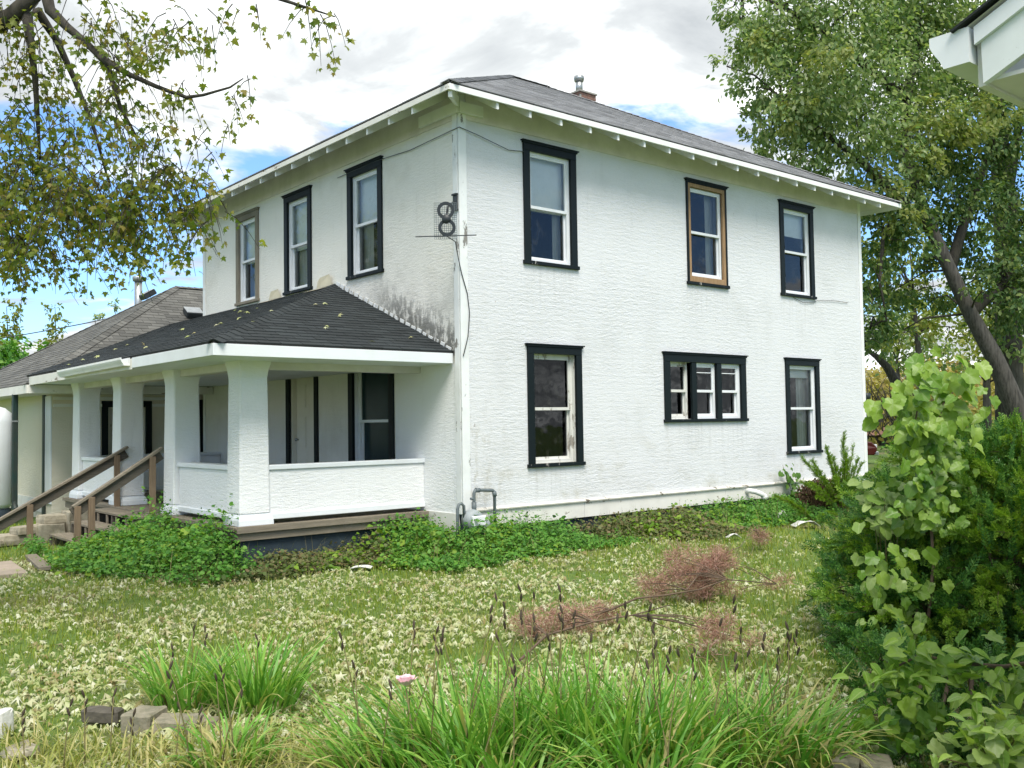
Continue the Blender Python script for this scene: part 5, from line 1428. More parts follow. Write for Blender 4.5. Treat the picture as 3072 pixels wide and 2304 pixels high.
for k in range(4):
    a = k*1.7; leaf_obj(rose, OVAL, rp-np.array((0, 0, .09+.05*k)), (math.cos(a), math.sin(a), .2), (0, 0, 1), .055)

# ------------------------------------------------------------------ fallen dead branch
def sprays(name, centres, n_each, L, mat, parent, flat=.6, rad=.3, width=.004):
    """fine needle sprays around the given centres"""
    C = np.repeat(np.asarray(centres), n_each, 0); m = len(C)
    off = RNG.normal(0, 1, (m, 3))*np.array([rad, rad, rad*flat])
    p = C[:, :3]+off; p[:, 2] = np.maximum(p[:, 2], .02)
    d = unit(off*.6+rnd_dir(m)*.25+np.array([0, 0, .05])); nr = rnd_dir(m)
    V = np.zeros((m, 4, 3)); l = L*(.5+RNG.random(m)); s = unit(np.cross(d, nr))*width
    V[:, 0] = p-s; V[:, 1] = p+s; V[:, 2] = p+d*l[:, None]+s*.3; V[:, 3] = p+d*l[:, None]-s*.3
    F = np.arange(m*4).reshape(m, 4)
    return tag(np_obj(name, V.reshape(-1, 3), F, mat, parent), kind='stuff')
br = thing('dead_branch', 'fallen dead branch with rusty brown needles lying on the lawn', 'branch', G(1700, 1900))
def bp(px, py, z): return G(px, py, z)
m1 = [bp(1560, 1980, .10), bp(1640, 1905, .16), bp(1780, 1865, .22), bp(1900, 1845, .26), bp(2010, 1815, .26)]
m2 = [bp(1830, 1830, .18), bp(1910, 1795, .24), bp(2000, 1785, .27), bp(2100, 1768, .30), bp(2180, 1738, .33), bp(2330, 1752, .22)]
m3 = [bp(2060, 1770, .28), bp(2130, 1680, .36), bp(2220, 1640, .34), bp(2260, 1590, .36)]
for P, r_ in ((m1, .011), (m2, .011), (m3, .007)):
    MB().tube(P, [r_*(1-.6*i/(len(P)-1)) for i in range(len(P))], 6).build('limb', M['twig'], br)
tw = MB(); cs = []
# (ground pixel, sideways spread, depth spread, lowest, highest, sprays)
for (px, py, sx, sy, z0, z1, k) in ((2075, 1810, .17, .10, .08, .50, 30), (2130, 1800, .12, .08, .08, .40, 10), (1985, 1815, .10, .06, .06, .30, 6), (1690, 1915, .14, .06, .04, .22, 10), (1600, 1935, .06, .05, .06, .22, 5), (1800, 1880, .06, .05, .06, .18, 4), (2160, 1985, .10, .06, .08, .30, 7), (2262, 1650, .08, .05, .10, .30, 5), (2330, 1775, .08, .05, .06, .14, 2)):
    b0 = G(px, py)
    for _ in range(k):
        c = b0+RT*np.array((1, 1, 0))*random.gauss(0, sx)+FW*np.array((1, 1, 0))*random.gauss(0, sy); c[2] = random.uniform(z0, z1); cs.append(c)
        src = min((q for P in (m1, m2, m3) for q in P), key=lambda q: np.linalg.norm(q-c))
        tw.tube([src, (src+c)/2+np.array((0, 0, .03)), c], [.005, .004, .0015], 4)
tag(tw.build('twigs', M['twig'], br), kind='stuff')
sprays('dead_needles', cs, 150, .075, M['rust'], br, .8, .058, .0024)

# ------------------------------------------------------------------ yew-like shrubs at the right
def sprig_template(n=12, L=1.0, nl=.26):
    V = []; F = []
    for k in range(n):
        y = .08+.92*k/n*L; s = 1 if k % 2 else -1; l = nl*(1-.45*k/n); w = .05
        a = (s*l, y+l*.55, .06*((k*7) % 3-1)); b = len(V)
        V += [(0, y-w, 0), (s*l*.6, y+l*.25-w, .02), a, (s*l*.5, y+l*.35+w, .02)]; F.append((b, b+1, b+2, b+3))
    b = len(V); V += [(-.012, 0, 0), (.012, 0, 0), (.008, L, 0), (-.008, L, 0)]; F.append((b, b+1, b+2, b+3))
    return V, F
SPR_V, SPR_F = sprig_template()
def needle_shrub(root, blobs, n, size, mat, name='foliage', up=.5):
    """blobs: (centre, radii) ellipsoids filled with needle sprigs near their surface"""
    vol = np.array([b[1][0]*b[1][1]+b[1][1]*b[1][2]+b[1][0]*b[1][2] for b in blobs]); vol = vol/vol.sum()
    P = []; D = []
    for (c, r), w in zip(blobs, vol):
        k = int(n*w); e = rnd_dir(k); rr = (.55+.45*RNG.random(k)**.6)+.10*np.sin(e[:, 0]*7+c[0])*np.cos(e[:, 2]*6+c[1])+.06*np.sin(e[:, 1]*13)
        P.append(np.asarray(c)+e*np.asarray(r)*rr[:, None]); D.append(e)
    P = np.vstack(P); D = np.vstack(D); k = P[:, 2] > .02; P, D = P[k], D[k]; m = len(P)
    d = unit(D+np.array([0, 0, up])+rnd_dir(m)*.7)
    V, F = scatter(SPR_V, SPR_F, frames(d, rnd_dir(m), size*(.6+.8*RNG.random(m))), P)
    return tag(np_obj(name, V, F, mat, root), kind='stuff')
yb = dep(2900, 1900, 7.6); yb[2] = 0
yew = thing('yew_bush', 'large dark green needled bush filling the right edge', 'bush', yb)
def blob(px, py, t, r, sq=(1, 1, 1)): 
    c = dep(px, py, t); return (c, (r*sq[0], r*sq[1], r*sq[2]))
YB_ = [blob(2760, 1650, 7.9, .62), blob(2950, 1540, 8.2, .70), blob(2640, 1760, 7.7, .40), blob(2620, 1900, 7.5, .34), blob(2800, 1880, 7.3, .60), blob(3000, 1750, 7.4, .70), blob(3080, 1480, 8.3, .6), blob(2860, 2060, 7.1, .55), blob(3050, 1980, 7.0, .6), blob(2700, 1560, 8.2, .42), blob(2880, 1420, 8.6, .5), blob(3180, 1700, 7.6, .9), blob(3250, 2000, 7.0, .8), blob(2560, 1780, 8.0, .30), blob(2570, 1640, 8.6, .36), blob(2700, 2060, 6.3, .30), blob(2830, 2110, 6.1, .30), blob(2980, 2090, 6.1, .34), blob(2620, 2010, 6.6, .28), blob(2790, 2240, 5.1, .20), blob(2930, 2250, 5.1, .20), blob(2680, 2180, 5.6, .20)]
needle_shrub(yew, YB_, 9000, .12, M['yew'])
def spray_set(root, blobs, per, mat, name, size, dens=60, ext=(1.0, 1.3)):
    """arching sprays that burst out of each blob"""
    P = []; D = []; stm = MB()
    for c, r in blobs:
        c = np.asarray(c); rr = np.asarray(r)
        for _ in range(max(3, int(per*rr.mean()**1.5))):
            e = rnd_dir(1)[0]; e[2] = abs(e[2])*.9-.15; e = e-FW*.35; e /= np.linalg.norm(e)
            a = c+e*rr*.25; b = c+e*rr*random.uniform(*ext)+np.array((0, 0, -.06)); md = (a+b)/2+np.array((0, 0, .10*rr[2]+.04))
            q = lambda t: a*(1-t)**2+2*md*t*(1-t)+b*t*t
            stm.tube([q(t) for t in (0, .35, .7, 1)], [.007, .005, .004, .002], 4, False)
            ln = np.linalg.norm(b-a)
            for _k in range(int(dens*ln)):
                t = .3+.7*random.random(); tg = 2*(1-t)*(md-a)+2*t*(b-md)
                P.append(q(t)); D.append(unit(tg)+rnd_dir(1)[0]*.7)
    tag(stm.build(name+'_stems', M['twig'], root), kind='stuff')
    P = np.array(P); D = np.array(D)
    V, F = scatter(SPR_V, SPR_F, frames(D, rnd_dir(len(P)), size*(.6+.8*RNG.random(len(P)))), P)
    tag(np_obj(name, V, F, mat, root), kind='stuff')
UPB = [YB_[k] for k in (0, 1, 5, 6, 9, 10, 11)]
spray_set(yew, [b_ for k, b_ in enumerate(YB_) if k not in (0, 1, 5, 6, 9, 10, 11)], 46, M['yew'], 'dark_sprays', .10, 62)
spray_set(yew, UPB, 46, M['yew_mid'], 'mid_sprays', .10, 62)
spray_set(yew, YB_[:3]+YB_[4:6]+YB_[6:7]+YB_[9:12], 62, M['feather'], 'bright_sprays', .095, 55, (1.0, 1.4))
st_ = MB()
for c, r in YB_:
    st_.tube([(yb[0]+random.gauss(0, .12), yb[1]+random.gauss(0, .12), 0), tuple((yb+c)/2+np.array((0, 0, .1))), tuple(c)], [.025, .018, .008], 6)
st_.build('stems', M['twig'], yew)
# feathery shrub against the house
fb = on(1, -1.0, 2530, 1540); fb[2] = 0
fs_ = thing('feathery_shrub', 'bright feathery shrub with long arching sprays at the right house corner', 'bush', fb)
def arching(root, base, tips, mat, size=.055, dens=70):
    P = []; D = []
    stm = MB()
    for tip_ in tips:
        tip_ = np.asarray(tip_); mid = (base+tip_)/2+np.array((0, 0, .12))
        L = [base*(1-t)**2+2*mid*t*(1-t)+tip_*t*t for t in np.linspace(0, 1, 7)]
        stm.tube(L, [.012*(1-.8*i/6) for i in range(7)], 5)
        ln = sum(np.linalg.norm(L[i+1]-L[i]) for i in range(6)); k = int(dens*ln)
        for _ in range(k):
            t = .15+.85*random.random()**.8; p = base*(1-t)**2+2*mid*t*(1-t)+tip_*t*t; tg = 2*(1-t)*(mid-base)+2*t*(tip_-mid)
            P.append(p); D.append(unit(tg)+rnd_dir(1)[0]*.75)
    stm.build('stems', M['twig'], root)
    P = np.array(P); D = np.array(D)
    V, F = scatter(SPR_V, SPR_F, frames(D, rnd_dir(len(P)), size*(.6+.8*RNG.random(len(P)))), P)
    tag(np_obj('foliage', V, F, mat, root), kind='stuff')
tips = [on(1, -1.1-.3*random.random(), *q) for q in ((2405, 1372), (2440, 1400), (2478, 1340), (2500, 1375), (2530, 1300), (2560, 1340), (2585, 1390), (2600, 1420), (2640, 1390), (2470, 1430), (2430, 1450), (2545, 1380), (2575, 1440), (2500, 1440), (2620, 1470), (2450, 1490), (2520, 1410), (2560, 1400))]
arching(fs_, fb, tips+[t_+np.array((random.gauss(0, .18), random.gauss(-.1, .2), random.gauss(-.08, .12))) for t_ in tips], M['feather'], .075, 95)
tips = [on(1, -1.2, *q) for q in ((2325, 1488), (2350, 1500), (2380, 1520), (2400, 1540), (2420, 1560))]
sg = thing('low_spray', 'low bright green spray leaning left beside the feathery shrub', 'plant', on(1, -1.2, 2440, 1575)*np.array((1, 1, 0)))
arching(sg, on(1, -1.2, 2440, 1575)*np.array((1, 1, 0))+np.array((0, 0, .02)), tips, M['feather'], .075, 110)
# one long spray reaching towards the wall
# brown bush below
bb = on(1, -.7, 2465, 1540); bb[2] = 0
bbush = thing('brown_bush', 'low dead brown bush against the foundation near the right corner', 'bush', bb)
n = 5000; e = rnd_dir(n)*np.array([.62, .42, .42])*(RNG.random(n)**.4)[:, None]; p = bb+np.array((0, 0, .28))+e; p = p[p[:, 2] > .02]
V, F = scatter(LEAF_T, LEAF_F, frames(rnd_dir(len(p)), rnd_dir(len(p)), .05*(.6+.8*RNG.random(len(p)))), p)
tag(np_obj('foliage', V, F, M['deadleaf'], bbush), kind='stuff')
MB().tube([bb, bb+np.array((.1, 0, .3))], .012, 5).tube([bb, bb+np.array((-.15, .1, .32))], .010, 5).build('stems', M['twig'], bbush)
# small dark climber on the wall
cb = on(1, -.12, 2370, 1500); cb[2] = 0
cl = thing('wall_climber', 'small dark-leaved climber against the wall under the last window', 'vine', cb)
vp = [on(1, -.08, *q) for q in ((2385, 1530), (2378, 1480), (2362, 1440), (2348, 1395))]
MB().tube([cb]+vp, [.009, .008, .006, .005, .003], 5).build('stem', M['twig'], cl)
for i in range(60):
    t = random.random(); k = min(2, int(t*3)); f_ = t*3-k; p = vp[k]*(1-f_)+vp[k+1]*f_+np.array((random.gauss(0, .13), -.03-random.random()*.08, random.gauss(0, .06)))
    leaf_obj(cl, HEARTD, p, (random.gauss(0, .7), -.4, -.6), (random.gauss(0, .3), -1, .5), random.uniform(.07, .13))

# big-leaved vine climbing through the bush
vb = dep(2760, 1950, 7.1); vb[2] = 0
vine = thing('broad_leaf_vine', 'tall vine with big heart-shaped leaves climbing over the dark bush', 'vine', vb)
VP = [dep(*q) for q in ((2780, 1900, 7.1), (2800, 1700, 7.1), (2790, 1500, 7.2), (2800, 1330, 7.3), (2830, 1210, 7.3), (2890, 1140, 7.3))]
MB().tube([vb]+VP, [.016, .014, .012, .010, .008, .006, .003], 6).build('stem', M['twig'], vine)
V2 = [dep(*q) for q in ((2790, 1480, 7.2), (2740, 1300, 7.25), (2760, 1180, 7.3), (2720, 1110, 7.3))]
MB().tube(V2, [.009, .007, .005, .003], 5).build('stem', M['twig'], vine)
def vleaf(px, py, t, size, meshes=None, droop=.6):
    p = dep(px, py, t); a = random.uniform(-1, 1)
    d = RT*random.gauss(0, .7)-np.array((0, 0, droop+random.uniform(-.3, .4)))-FW*.25
    nr = -FW*.7+np.array((0, 0, .8))+RT*random.gauss(0, .45)
    leaf_obj(vine, meshes or HEART, p, d, nr, size)
for _ in range(130):      # crown of the vine
    vleaf(random.gauss(2805, 80), random.gauss(1200, 66), random.uniform(7.0, 7.5), random.uniform(.07, .165))
for _ in range(210):      # column
    py = random.uniform(1250, 1590); vleaf(random.gauss(2785, 50), py, random.uniform(6.95, 7.45), random.uniform(.05, .125), HEART if random.random() < .7 else HEARTD)
for _ in range(80):      # trailing lower leaves
    vleaf(random.gauss(2700, 55), random.uniform(1640, 2000), random.uniform(6.75, 7.1), random.uniform(.07, .13), HEART+PALE)
# pale broad-leaved plant left of the vine
pb2 = dep(2660, 1700, 7.4); pb2[2] = 0
pl2 = thing('pale_leaf_plant', 'pale yellow-green broad-leaved plant at the left foot of the vine', 'plant', pb2)
st2 = MB()
for i in range(40):
    px, py = random.gauss(2640, 45), random.gauss(1520, 60); t = random.uniform(7.3, 7.7); p = dep(px, py, t)
    leaf_obj(pl2, PALE, p, RT*random.gauss(0, .9)-FW*.3-np.array((0, 0, .2)), np.array((0, 0, 1))-FW*.4+RT*random.gauss(0, .3), random.uniform(.08, .15))
    if i % 4 == 0: st2.tube([pb2, (pb2+p)/2+np.array((0, 0, .05)), p], [.007, .005, .003], 5)
st2.build('stems', M['stalk'], pl2)
# leafy branch low on the right
lb = dep(3150, 2060, 5.6); lb[2] = 0
lbr = thing('leafy_branch', 'leafy green branch reaching left across the dark bush', 'bush', lb)
LP = [dep(*q) for q in ((3150, 1980, 5.1), (3010, 2000, 5.1), (2880, 1990, 5.1), (2760, 1965, 5.15), (2690, 2000, 5.1), (2590, 2060, 5.05))]
MB().tube([lb]+LP, [.018, .015, .012, .010, .008, .006, .003], 6).build('stem', M['twig'], lbr)
for i in range(170):
    t = random.random()*5; k = min(4, int(t)); f_ = t-k; p = LP[k]*(1-f_)+LP[k+1]*f_
    p = p+RT*random.gauss(0, .06)+np.array((0, 0, random.gauss(-.03, .075)))-FW*random.uniform(-.05, .14)
    leaf_obj(lbr, OVAL if random.random() < .65 else HEART, p, RT*random.gauss(-.1, .8)+np.array((0, 0, random.gauss(.0, .5)))-FW*.4, np.array((0, 0, 1.))-FW*.5+RT*random.gauss(0, .4), random.uniform(.06, .125))
for i in range(80):      # hanging leaves below
    p = dep(random.gauss(2720, 70), random.uniform(2080, 2250), random.uniform(4.9, 5.3))
    leaf_obj(lbr, HEARTD+HEART[:3], p, RT*random.gauss(0, .6)-np.array((0, 0, .8))-FW*.2, -FW*.8+np.array((0, 0, .6))+RT*random.gauss(0, .4), random.uniform(.06, .12))
cb2 = dep(2990, 2330, 4.7); cb2[2] = 0
cs_ = thing('light_green_shrub', 'light green small-leaved shrub at the bottom right corner', 'bush', cb2)
st3 = MB()
for i in range(230):
    px, py = random.gauss(2985, 70), random.gauss(2225, 50); t = random.uniform(4.4, 4.9); p = dep(px, py, t)
    leaf_obj(cs_, OVAL+PALE[:2], p, RT*random.gauss(0, .8)+np.array((0, 0, random.gauss(.2, .5)))-FW*.35, np.array((0, 0, 1.))-FW*.4+RT*random.gauss(0, .4), random.uniform(.065, .12))
    if i % 12 == 0: st3.tube([cb2, (cb2+p)/2+np.array((0, 0, .04)), p], [.007, .005, .002], 5)
st3.build('stems', M['stalk'], cs_)

# ------------------------------------------------------------------ trees
def crown(clumps, per_m2, size, tmpl, tf, mat, parent, name='crown', hang=.5, fill=.5):
    P = []; O = []
    for c, r in clumps:
        c = np.asarray(c, float); k = int(per_m2*4*math.pi*r*r)
        ns = max(5, int(14*r)); sub = rnd_dir(ns)*(r*(.35+.65*RNG.random(ns)**.5))[:, None]*np.array([1, 1, .85])
        j = RNG.integers(0, ns, k)
        P.append(c+sub[j]+RNG.normal(0, 1, (k, 3))*r*np.array([.20, .20, .17])); O.append(unit(sub[j])+rnd_dir(k)*.6)
    P = np.vstack(P); O = np.vstack(O); m = len(P)
    d = unit(O*.5+rnd_dir(m)*.7-np.array([0, 0, hang])); nr = unit(O*.4+rnd_dir(m)*.6+np.array([0, 0, .7]))
    V, F = scatter(tmpl, tf, frames(d, nr, size*(.6+.8*RNG.random(m))), P)
    return tag(np_obj(name, V, F, mat, parent), kind='stuff')
def limbs(root, specs, mat, name='limb', n=8):
    for pts, rad in specs:
        MB().tube(pts, rad, n).build(name, mat, root)
def twig_net(root, clumps, anchors, mat, r0=.03, extra=3, name='branches'):
    mb = MB(); A = [np.asarray(a) for a in anchors]
    for c, r in clumps:
        c = np.asarray(c); a = min(A, key=lambda q: np.linalg.norm(q-c)-(.3*(q[2] < c[2])))
        mid = (a+c)/2+np.array((0, 0, .12*np.linalg.norm(c-a)))
        mb.tube([a, mid, c], [r0, r0*.65, r0*.35], 5)
        for _ in range(extra):
            e = c+rnd_dir(1)[0]*r*.85
            mb.tube([c, (c+e)/2+np.array((0, 0, .05)), e], [r0*.35, r0*.22, r0*.1], 4)
    tag(mb.build(name, mat, root), kind='stuff')

# --- maple hanging in from the left
def depL(px, py, t): return dep(px, py, t*.8)
lt = depL(-620, 1500, 10.0); lt[2] = 0
ltree = thing('maple_tree', 'maple hanging in from the upper left with drooping yellow-green leaves', 'tree', lt)
trunkP = [lt, lt+np.array((.05, 0, 1.6)), lt+np.array((.2, .05, 3.4)), depL(-330, 180, 10.0), depL(-150, -120, 10.0)]
MB().tube(trunkP, [.30, .26, .22, .17, .12], 14).build('trunk', M['bark'], ltree)
LL = [([depL(-330, 180, 10), depL(-120, 100, 9.9), depL(30, 55, 9.8), depL(130, -40, 9.7)], [.13, .10, .075, .055]),
      ([depL(130, -60, 9.7), depL(150, 30, 9.6), depL(200, 80, 9.6), depL(260, 130, 9.5), depL(320, 190, 9.4), depL(360, 320, 9.4), depL(430, 450, 9.5)], [.055, .045, .034, .028, .024, .016, .009]),
      ([depL(80, 40, 9.8), depL(92, 130, 9.8), depL(105, 230, 9.9), depL(112, 340, 10), depL(120, 480, 10.1)], [.05, .032, .026, .02, .01]),
      ([depL(110, 30, 9.9), depL(170, 120, 10.2), depL(220, 230, 10.3), depL(280, 380, 10.3), depL(330, 560, 10.2)], [.04, .03, .024, .016, .008]),
      ([depL(300, 170, 9.4), depL(380, 220, 9.3), depL(470, 260, 9.2), depL(560, 292, 9.1), depL(610, 285, 9.0), depL(690, 262, 8.9), depL(730, 235, 8.9)], [.03, .022, .018, .014, .011, .008, .004]),
      ([depL(140, -60, 9.7), depL(330, -90, 9.2), depL(560, -80, 8.9), depL(760, -30, 8.8), depL(880, 10, 8.7), depL(1005, 50, 8.7)], [.06, .045, .03, .02, .012, .004]),
      ([depL(-150, -100, 10), depL(-250, 200, 10.4), depL(-180, 500, 10.6), depL(-80, 700, 10.6)], [.07, .05, .03, .015])]
limbs(ltree, LL, M['bark_dark'])
def droop_crown(clumps, per, root, name, size=.048, mat='maple_left', lnm=1.0):
    """leaves strung along drooping twigs that start inside each clump"""
    tw_ = MB(); P = []; D = []
    for c, r in clumps:
        for _ in range(max(2, int(per*r*r))):
            e = rnd_dir(1)[0]*r*random.random()**.5; a = np.asarray(c)+e+np.array((0, 0, .15*r))
            ln = random.uniform(.35, .85)*lnm; hz = rnd_dir(1)[0]*np.array((1, 1, .2)); hz /= np.linalg.norm(hz)
            k = random.uniform(.15, .75)
            L = [a+hz*ln*k*t+np.array((0, 0, -ln*(t**1.6)*.8)) for t in (0, .33, .66, 1)]
            tw_.tube(L, [.005, .004, .003, .0015], 3, False)
            for _l in range(int(15*ln/.6)):
                t = random.random()**.7; p = a+hz*ln*k*t+np.array((0, 0, -ln*(t**1.6)*.8)); o = rnd_dir(1)[0]
                P.append(p+o*.045); D.append(o*.8+hz*.2+np.array((0, 0, -.75)))
    tag(tw_.build(name+'_twigs', M['bark_dark'], root), kind='stuff')
    P = np.array(P); D = np.array(D); m = len(P)
    V, F = scatter(MAPLE_T, MAPLE_F, frames(D, unit(rnd_dir(m)*.7+np.array([0, 0, .6])), size*(.6+.8*RNG.random(m))), P)
    return tag(np_obj(name, V, F, M[mat], root), kind='stuff')
CL = []
def addc(lst, rows, k=1.0):
    for (px, py, t, r) in rows: lst.append((dep(px, py, t*k), r*k))
addc(CL, [(40, 480, 10, .42), (150, 520, 10.2, .40), (260, 560, 9.9, .40), (370, 600, 9.7, .38), (60, 580, 10.4, .42), (180, 590, 9.6, .38), (300, 620, 10, .36), (420, 600, 9.5, .32), (500, 540, 9.4, .28),
          (470, 480, 9.4, .30), (400, 420, 9.3, .28), (330, 300, 9.4, .30), (350, 200, 9.4, .24), (20, 680, 10, .38), (110, 690, 9.8, .34), (60, 740, 9.9, .26), (250, 680, 10.1, .24), (370, 680, 9.6, .24), (450, 660, 9.4, .22), (530, 600, 9.3, .22),
          (560, 560, 9.4, .22), (60, 330, 10, .24), (200, 420, 10, .28), (120, 90, 9.8, .26), (30, 60, 9.8, .26), (590, 620, 9.5, .12)], .8)
droop_crown(CL, 310, ltree, 'crown', lnm=.75)
CS = []
addc(CS, [(330, 90, 9.3, .30), (440, 130, 9.2, .28), (250, 60, 9.5, .30), (520, 70, 9.1, .24), (160, 230, 10, .28), (40, 200, 10, .26), (260, 330, 10, .3), (560, 120, 9.0, .16), (480, 330, 9.2, .2), (520, 260, 9.1, .16), (590, 420, 9.3, .16), (640, 460, 9.2, .12), (610, 540, 9.2, .14), (630, 580, 9.2, .10), (655, 640, 9.2, .07),
          (690, 30, 8.8, .14), (760, 15, 8.8, .10), (740, 235, 8.9, .06), (700, 300, 8.9, .05), (675, 365, 9, .06), (920, 15, 8.7, .09), (960, 42, 8.7, .06), (1000, 50, 8.7, .045), (640, 60, 8.9, .12), (600, 90, 9, .10), (300, 740, 9.7, .14), (400, 760, 9.6, .10), (500, 720, 9.4, .10), (580, 640, 9.3, .10), (620, 660, 9.3, .07), (560, 270, 9.1, .1)], .8)
droop_crown(CS, 210, ltree, 'sparse_crown', .052, lnm=.58)
CO = []
addc(CO, [(-150, 300, 10, .8), (-300, 600, 10.3, .9), (-120, 700, 10.6, .7), (-500, 100, 10, 1.0), (-700, 500, 10.5, 1.0), (-300, -200, 9.8, 1.0), (-900, 0, 10.5, 1.1)], .8)
crown(CO, 40, .12, STAR_T, STAR_F, M['maple_left'], ltree, 'outer_crown', hang=.8)

# --- big leaning tree behind the house at the right
def depR(px, py, t): return dep(px, py, t*1.22)
tb = depR(3190, 1530, 20.0); tb[2] = 0
rtree = thing('leaning_maple', 'big leaning maple with a thick bare trunk behind the house at right', 'tree', tb)
TP = [tb, depR(3120, 1400, 20), depR(3050, 1230, 20), depR(2985, 1075, 20), depR(2910, 940, 20), depR(2850, 810, 20), depR(2795, 690, 20), depR(2748, 570, 20.2), depR(2715, 450, 20.4), depR(2720, 300, 20.6), depR(2745, 160, 20.7), depR(2760, 20, 20.8)]
MB().tube(TP, [.38, .32, .27, .22, .185, .17, .16, .15, .14, .12, .10, .08], 14).build('trunk', M['bark'], rtree)
RL = [([depR(2795, 690, 20), depR(2700, 600, 19.6), depR(2580, 480, 19.2), depR(2450, 380, 19), depR(2350, 300, 19)], [.16, .12, .09, .06, .03]),
      ([depR(2720, 300, 20.6), depR(2600, 200, 20), depR(2480, 100, 19.6), depR(2350, 20, 19.4), depR(2230, -30, 19.3)], [.14, .10, .07, .045, .02]),
      ([depR(2850, 810, 20), depR(2900, 640, 20.5), depR(2960, 480, 21), depR(3000, 300, 21), depR(3060, 100, 21)], [.15, .12, .10, .07, .04]),
      ([depR(2910, 940, 20), depR(3000, 860, 20.4), depR(3090, 700, 20.8)], [.16, .12, .07]),
      ([depR(2748, 570, 20.2), depR(2650, 700, 19.5), depR(2640, 850, 19), depR(2660, 960, 18.8)], [.06, .05, .035, .015])]
limbs(rtree, RL, M['bark_dark'], n=9)
CR = []
addc(CR, [(2290, 60, 19.4, 0.85), (2400, 90, 19.2, 1.0), (2540, 40, 19.5, 1.1), (2680, 60, 20.5, 1.1), (2320, 190, 19, .8), (2270, 260, 19.0, .5), (2430, 230, 18.8, 1.0), (2560, 200, 19, 1.1), (2330, 350, 19, .75), (2440, 360, 18.9, .9), (2570, 360, 19, 1.0), (2690, 230, 20, 1.0),
          (2520, 470, 19.4, .8), (2640, 480, 19.3, .9), (2400, 460, 19.6, .7), (2300, 430, 19.8, .5), (2760, 400, 20, 1.0), (2860, 130, 20.5, 1.1), (2980, 60, 21, 1.1), (3060, 200, 21, 1.0), (2880, 300, 20.6, 1.0), (2700, 590, 19.6, .7), (2230, 140, 19.4, .5), (2620, 600, 19.8, .6), (2240, 350, 19.4, .35), (2800, 20, 20.6, 1.0), (2450, -40, 19.5, 1.0), (2640, -60, 20, 1.1), (2900, -60, 20.6, 1.2), (2420, 560, 20.5, .6), (2520, 590, 20.4, .6), (2220, 60, 19.4, .4), (2180, 200, 19.3, .3), (2200, 20, 19.4, .4), (2350, 130, 20.5, .9), (2620, 130, 21, 1.0), (2760, 180, 21.5, 1.1), (2930, 200, 21.5, 1.0), (2480, 300, 20.5, .9), (2650, 350, 21, 1.0), (2380, 250, 20.5, .8), (2820, 480, 21, .8)], 1.22)
crown(CR, 74, .122, LEAF_T, LEAF_F, M['maple_right'], rtree, hang=.6)
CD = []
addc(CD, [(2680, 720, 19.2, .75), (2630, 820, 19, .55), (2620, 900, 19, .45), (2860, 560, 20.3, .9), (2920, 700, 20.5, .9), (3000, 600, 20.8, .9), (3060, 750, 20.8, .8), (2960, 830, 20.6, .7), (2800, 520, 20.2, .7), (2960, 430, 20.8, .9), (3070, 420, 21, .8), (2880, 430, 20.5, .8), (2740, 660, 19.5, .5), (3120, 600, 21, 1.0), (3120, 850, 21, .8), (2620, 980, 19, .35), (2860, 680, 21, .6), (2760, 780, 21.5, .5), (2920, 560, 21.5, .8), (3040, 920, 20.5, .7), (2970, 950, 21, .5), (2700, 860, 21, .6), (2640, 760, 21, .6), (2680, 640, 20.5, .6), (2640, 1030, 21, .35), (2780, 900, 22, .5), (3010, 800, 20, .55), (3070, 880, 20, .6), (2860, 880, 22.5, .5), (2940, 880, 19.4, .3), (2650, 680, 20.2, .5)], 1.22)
crown(CD, 66, .122, LEAF_T, LEAF_F, M['maple_dark'], rtree, 'shade_tone_crown', hang=.6)
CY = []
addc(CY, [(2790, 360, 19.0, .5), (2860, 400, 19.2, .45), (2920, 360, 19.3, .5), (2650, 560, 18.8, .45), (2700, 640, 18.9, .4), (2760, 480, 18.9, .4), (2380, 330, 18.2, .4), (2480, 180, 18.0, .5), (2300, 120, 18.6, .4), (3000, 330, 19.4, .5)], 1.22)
crown(CY, 66, .122, LEAF_T, LEAF_F, M['sun_tone'], rtree, 'sun_tone_crown', hang=.6)
COR = []
addc(COR, [(3300, 300, 21, 1.6), (3350, 700, 21, 1.5), (3500, 0, 21, 1.8), (2700, -350, 20, 1.8), (3100, -300, 21, 1.8), (2400, -300, 19.5, 1.4), (3600, 500, 21, 1.6)], 1.22)
crown(COR, 18, .21, LEAF_T, LEAF_F, M['maple_right'], rtree, 'outer_crown', hang=.5)
twig_net(rtree, CR+CD, [q for s in RL for q in s[0]]+TP[6:], M['bark_dark'], .035, 3)
bare = MB()
for i in range(14):
    a = depR(random.uniform(2230, 2400), random.uniform(-20, 130), 19.3); b = a-RT*random.uniform(.3, .9)+np.array((0, 0, random.uniform(.1, .7)))
    bare.tube([a, (a+b)/2+np.array((0, 0, .06)), b], [.014, .009, .003], 4)
bare.build('bare_twigs', M['bark_dark'], rtree)

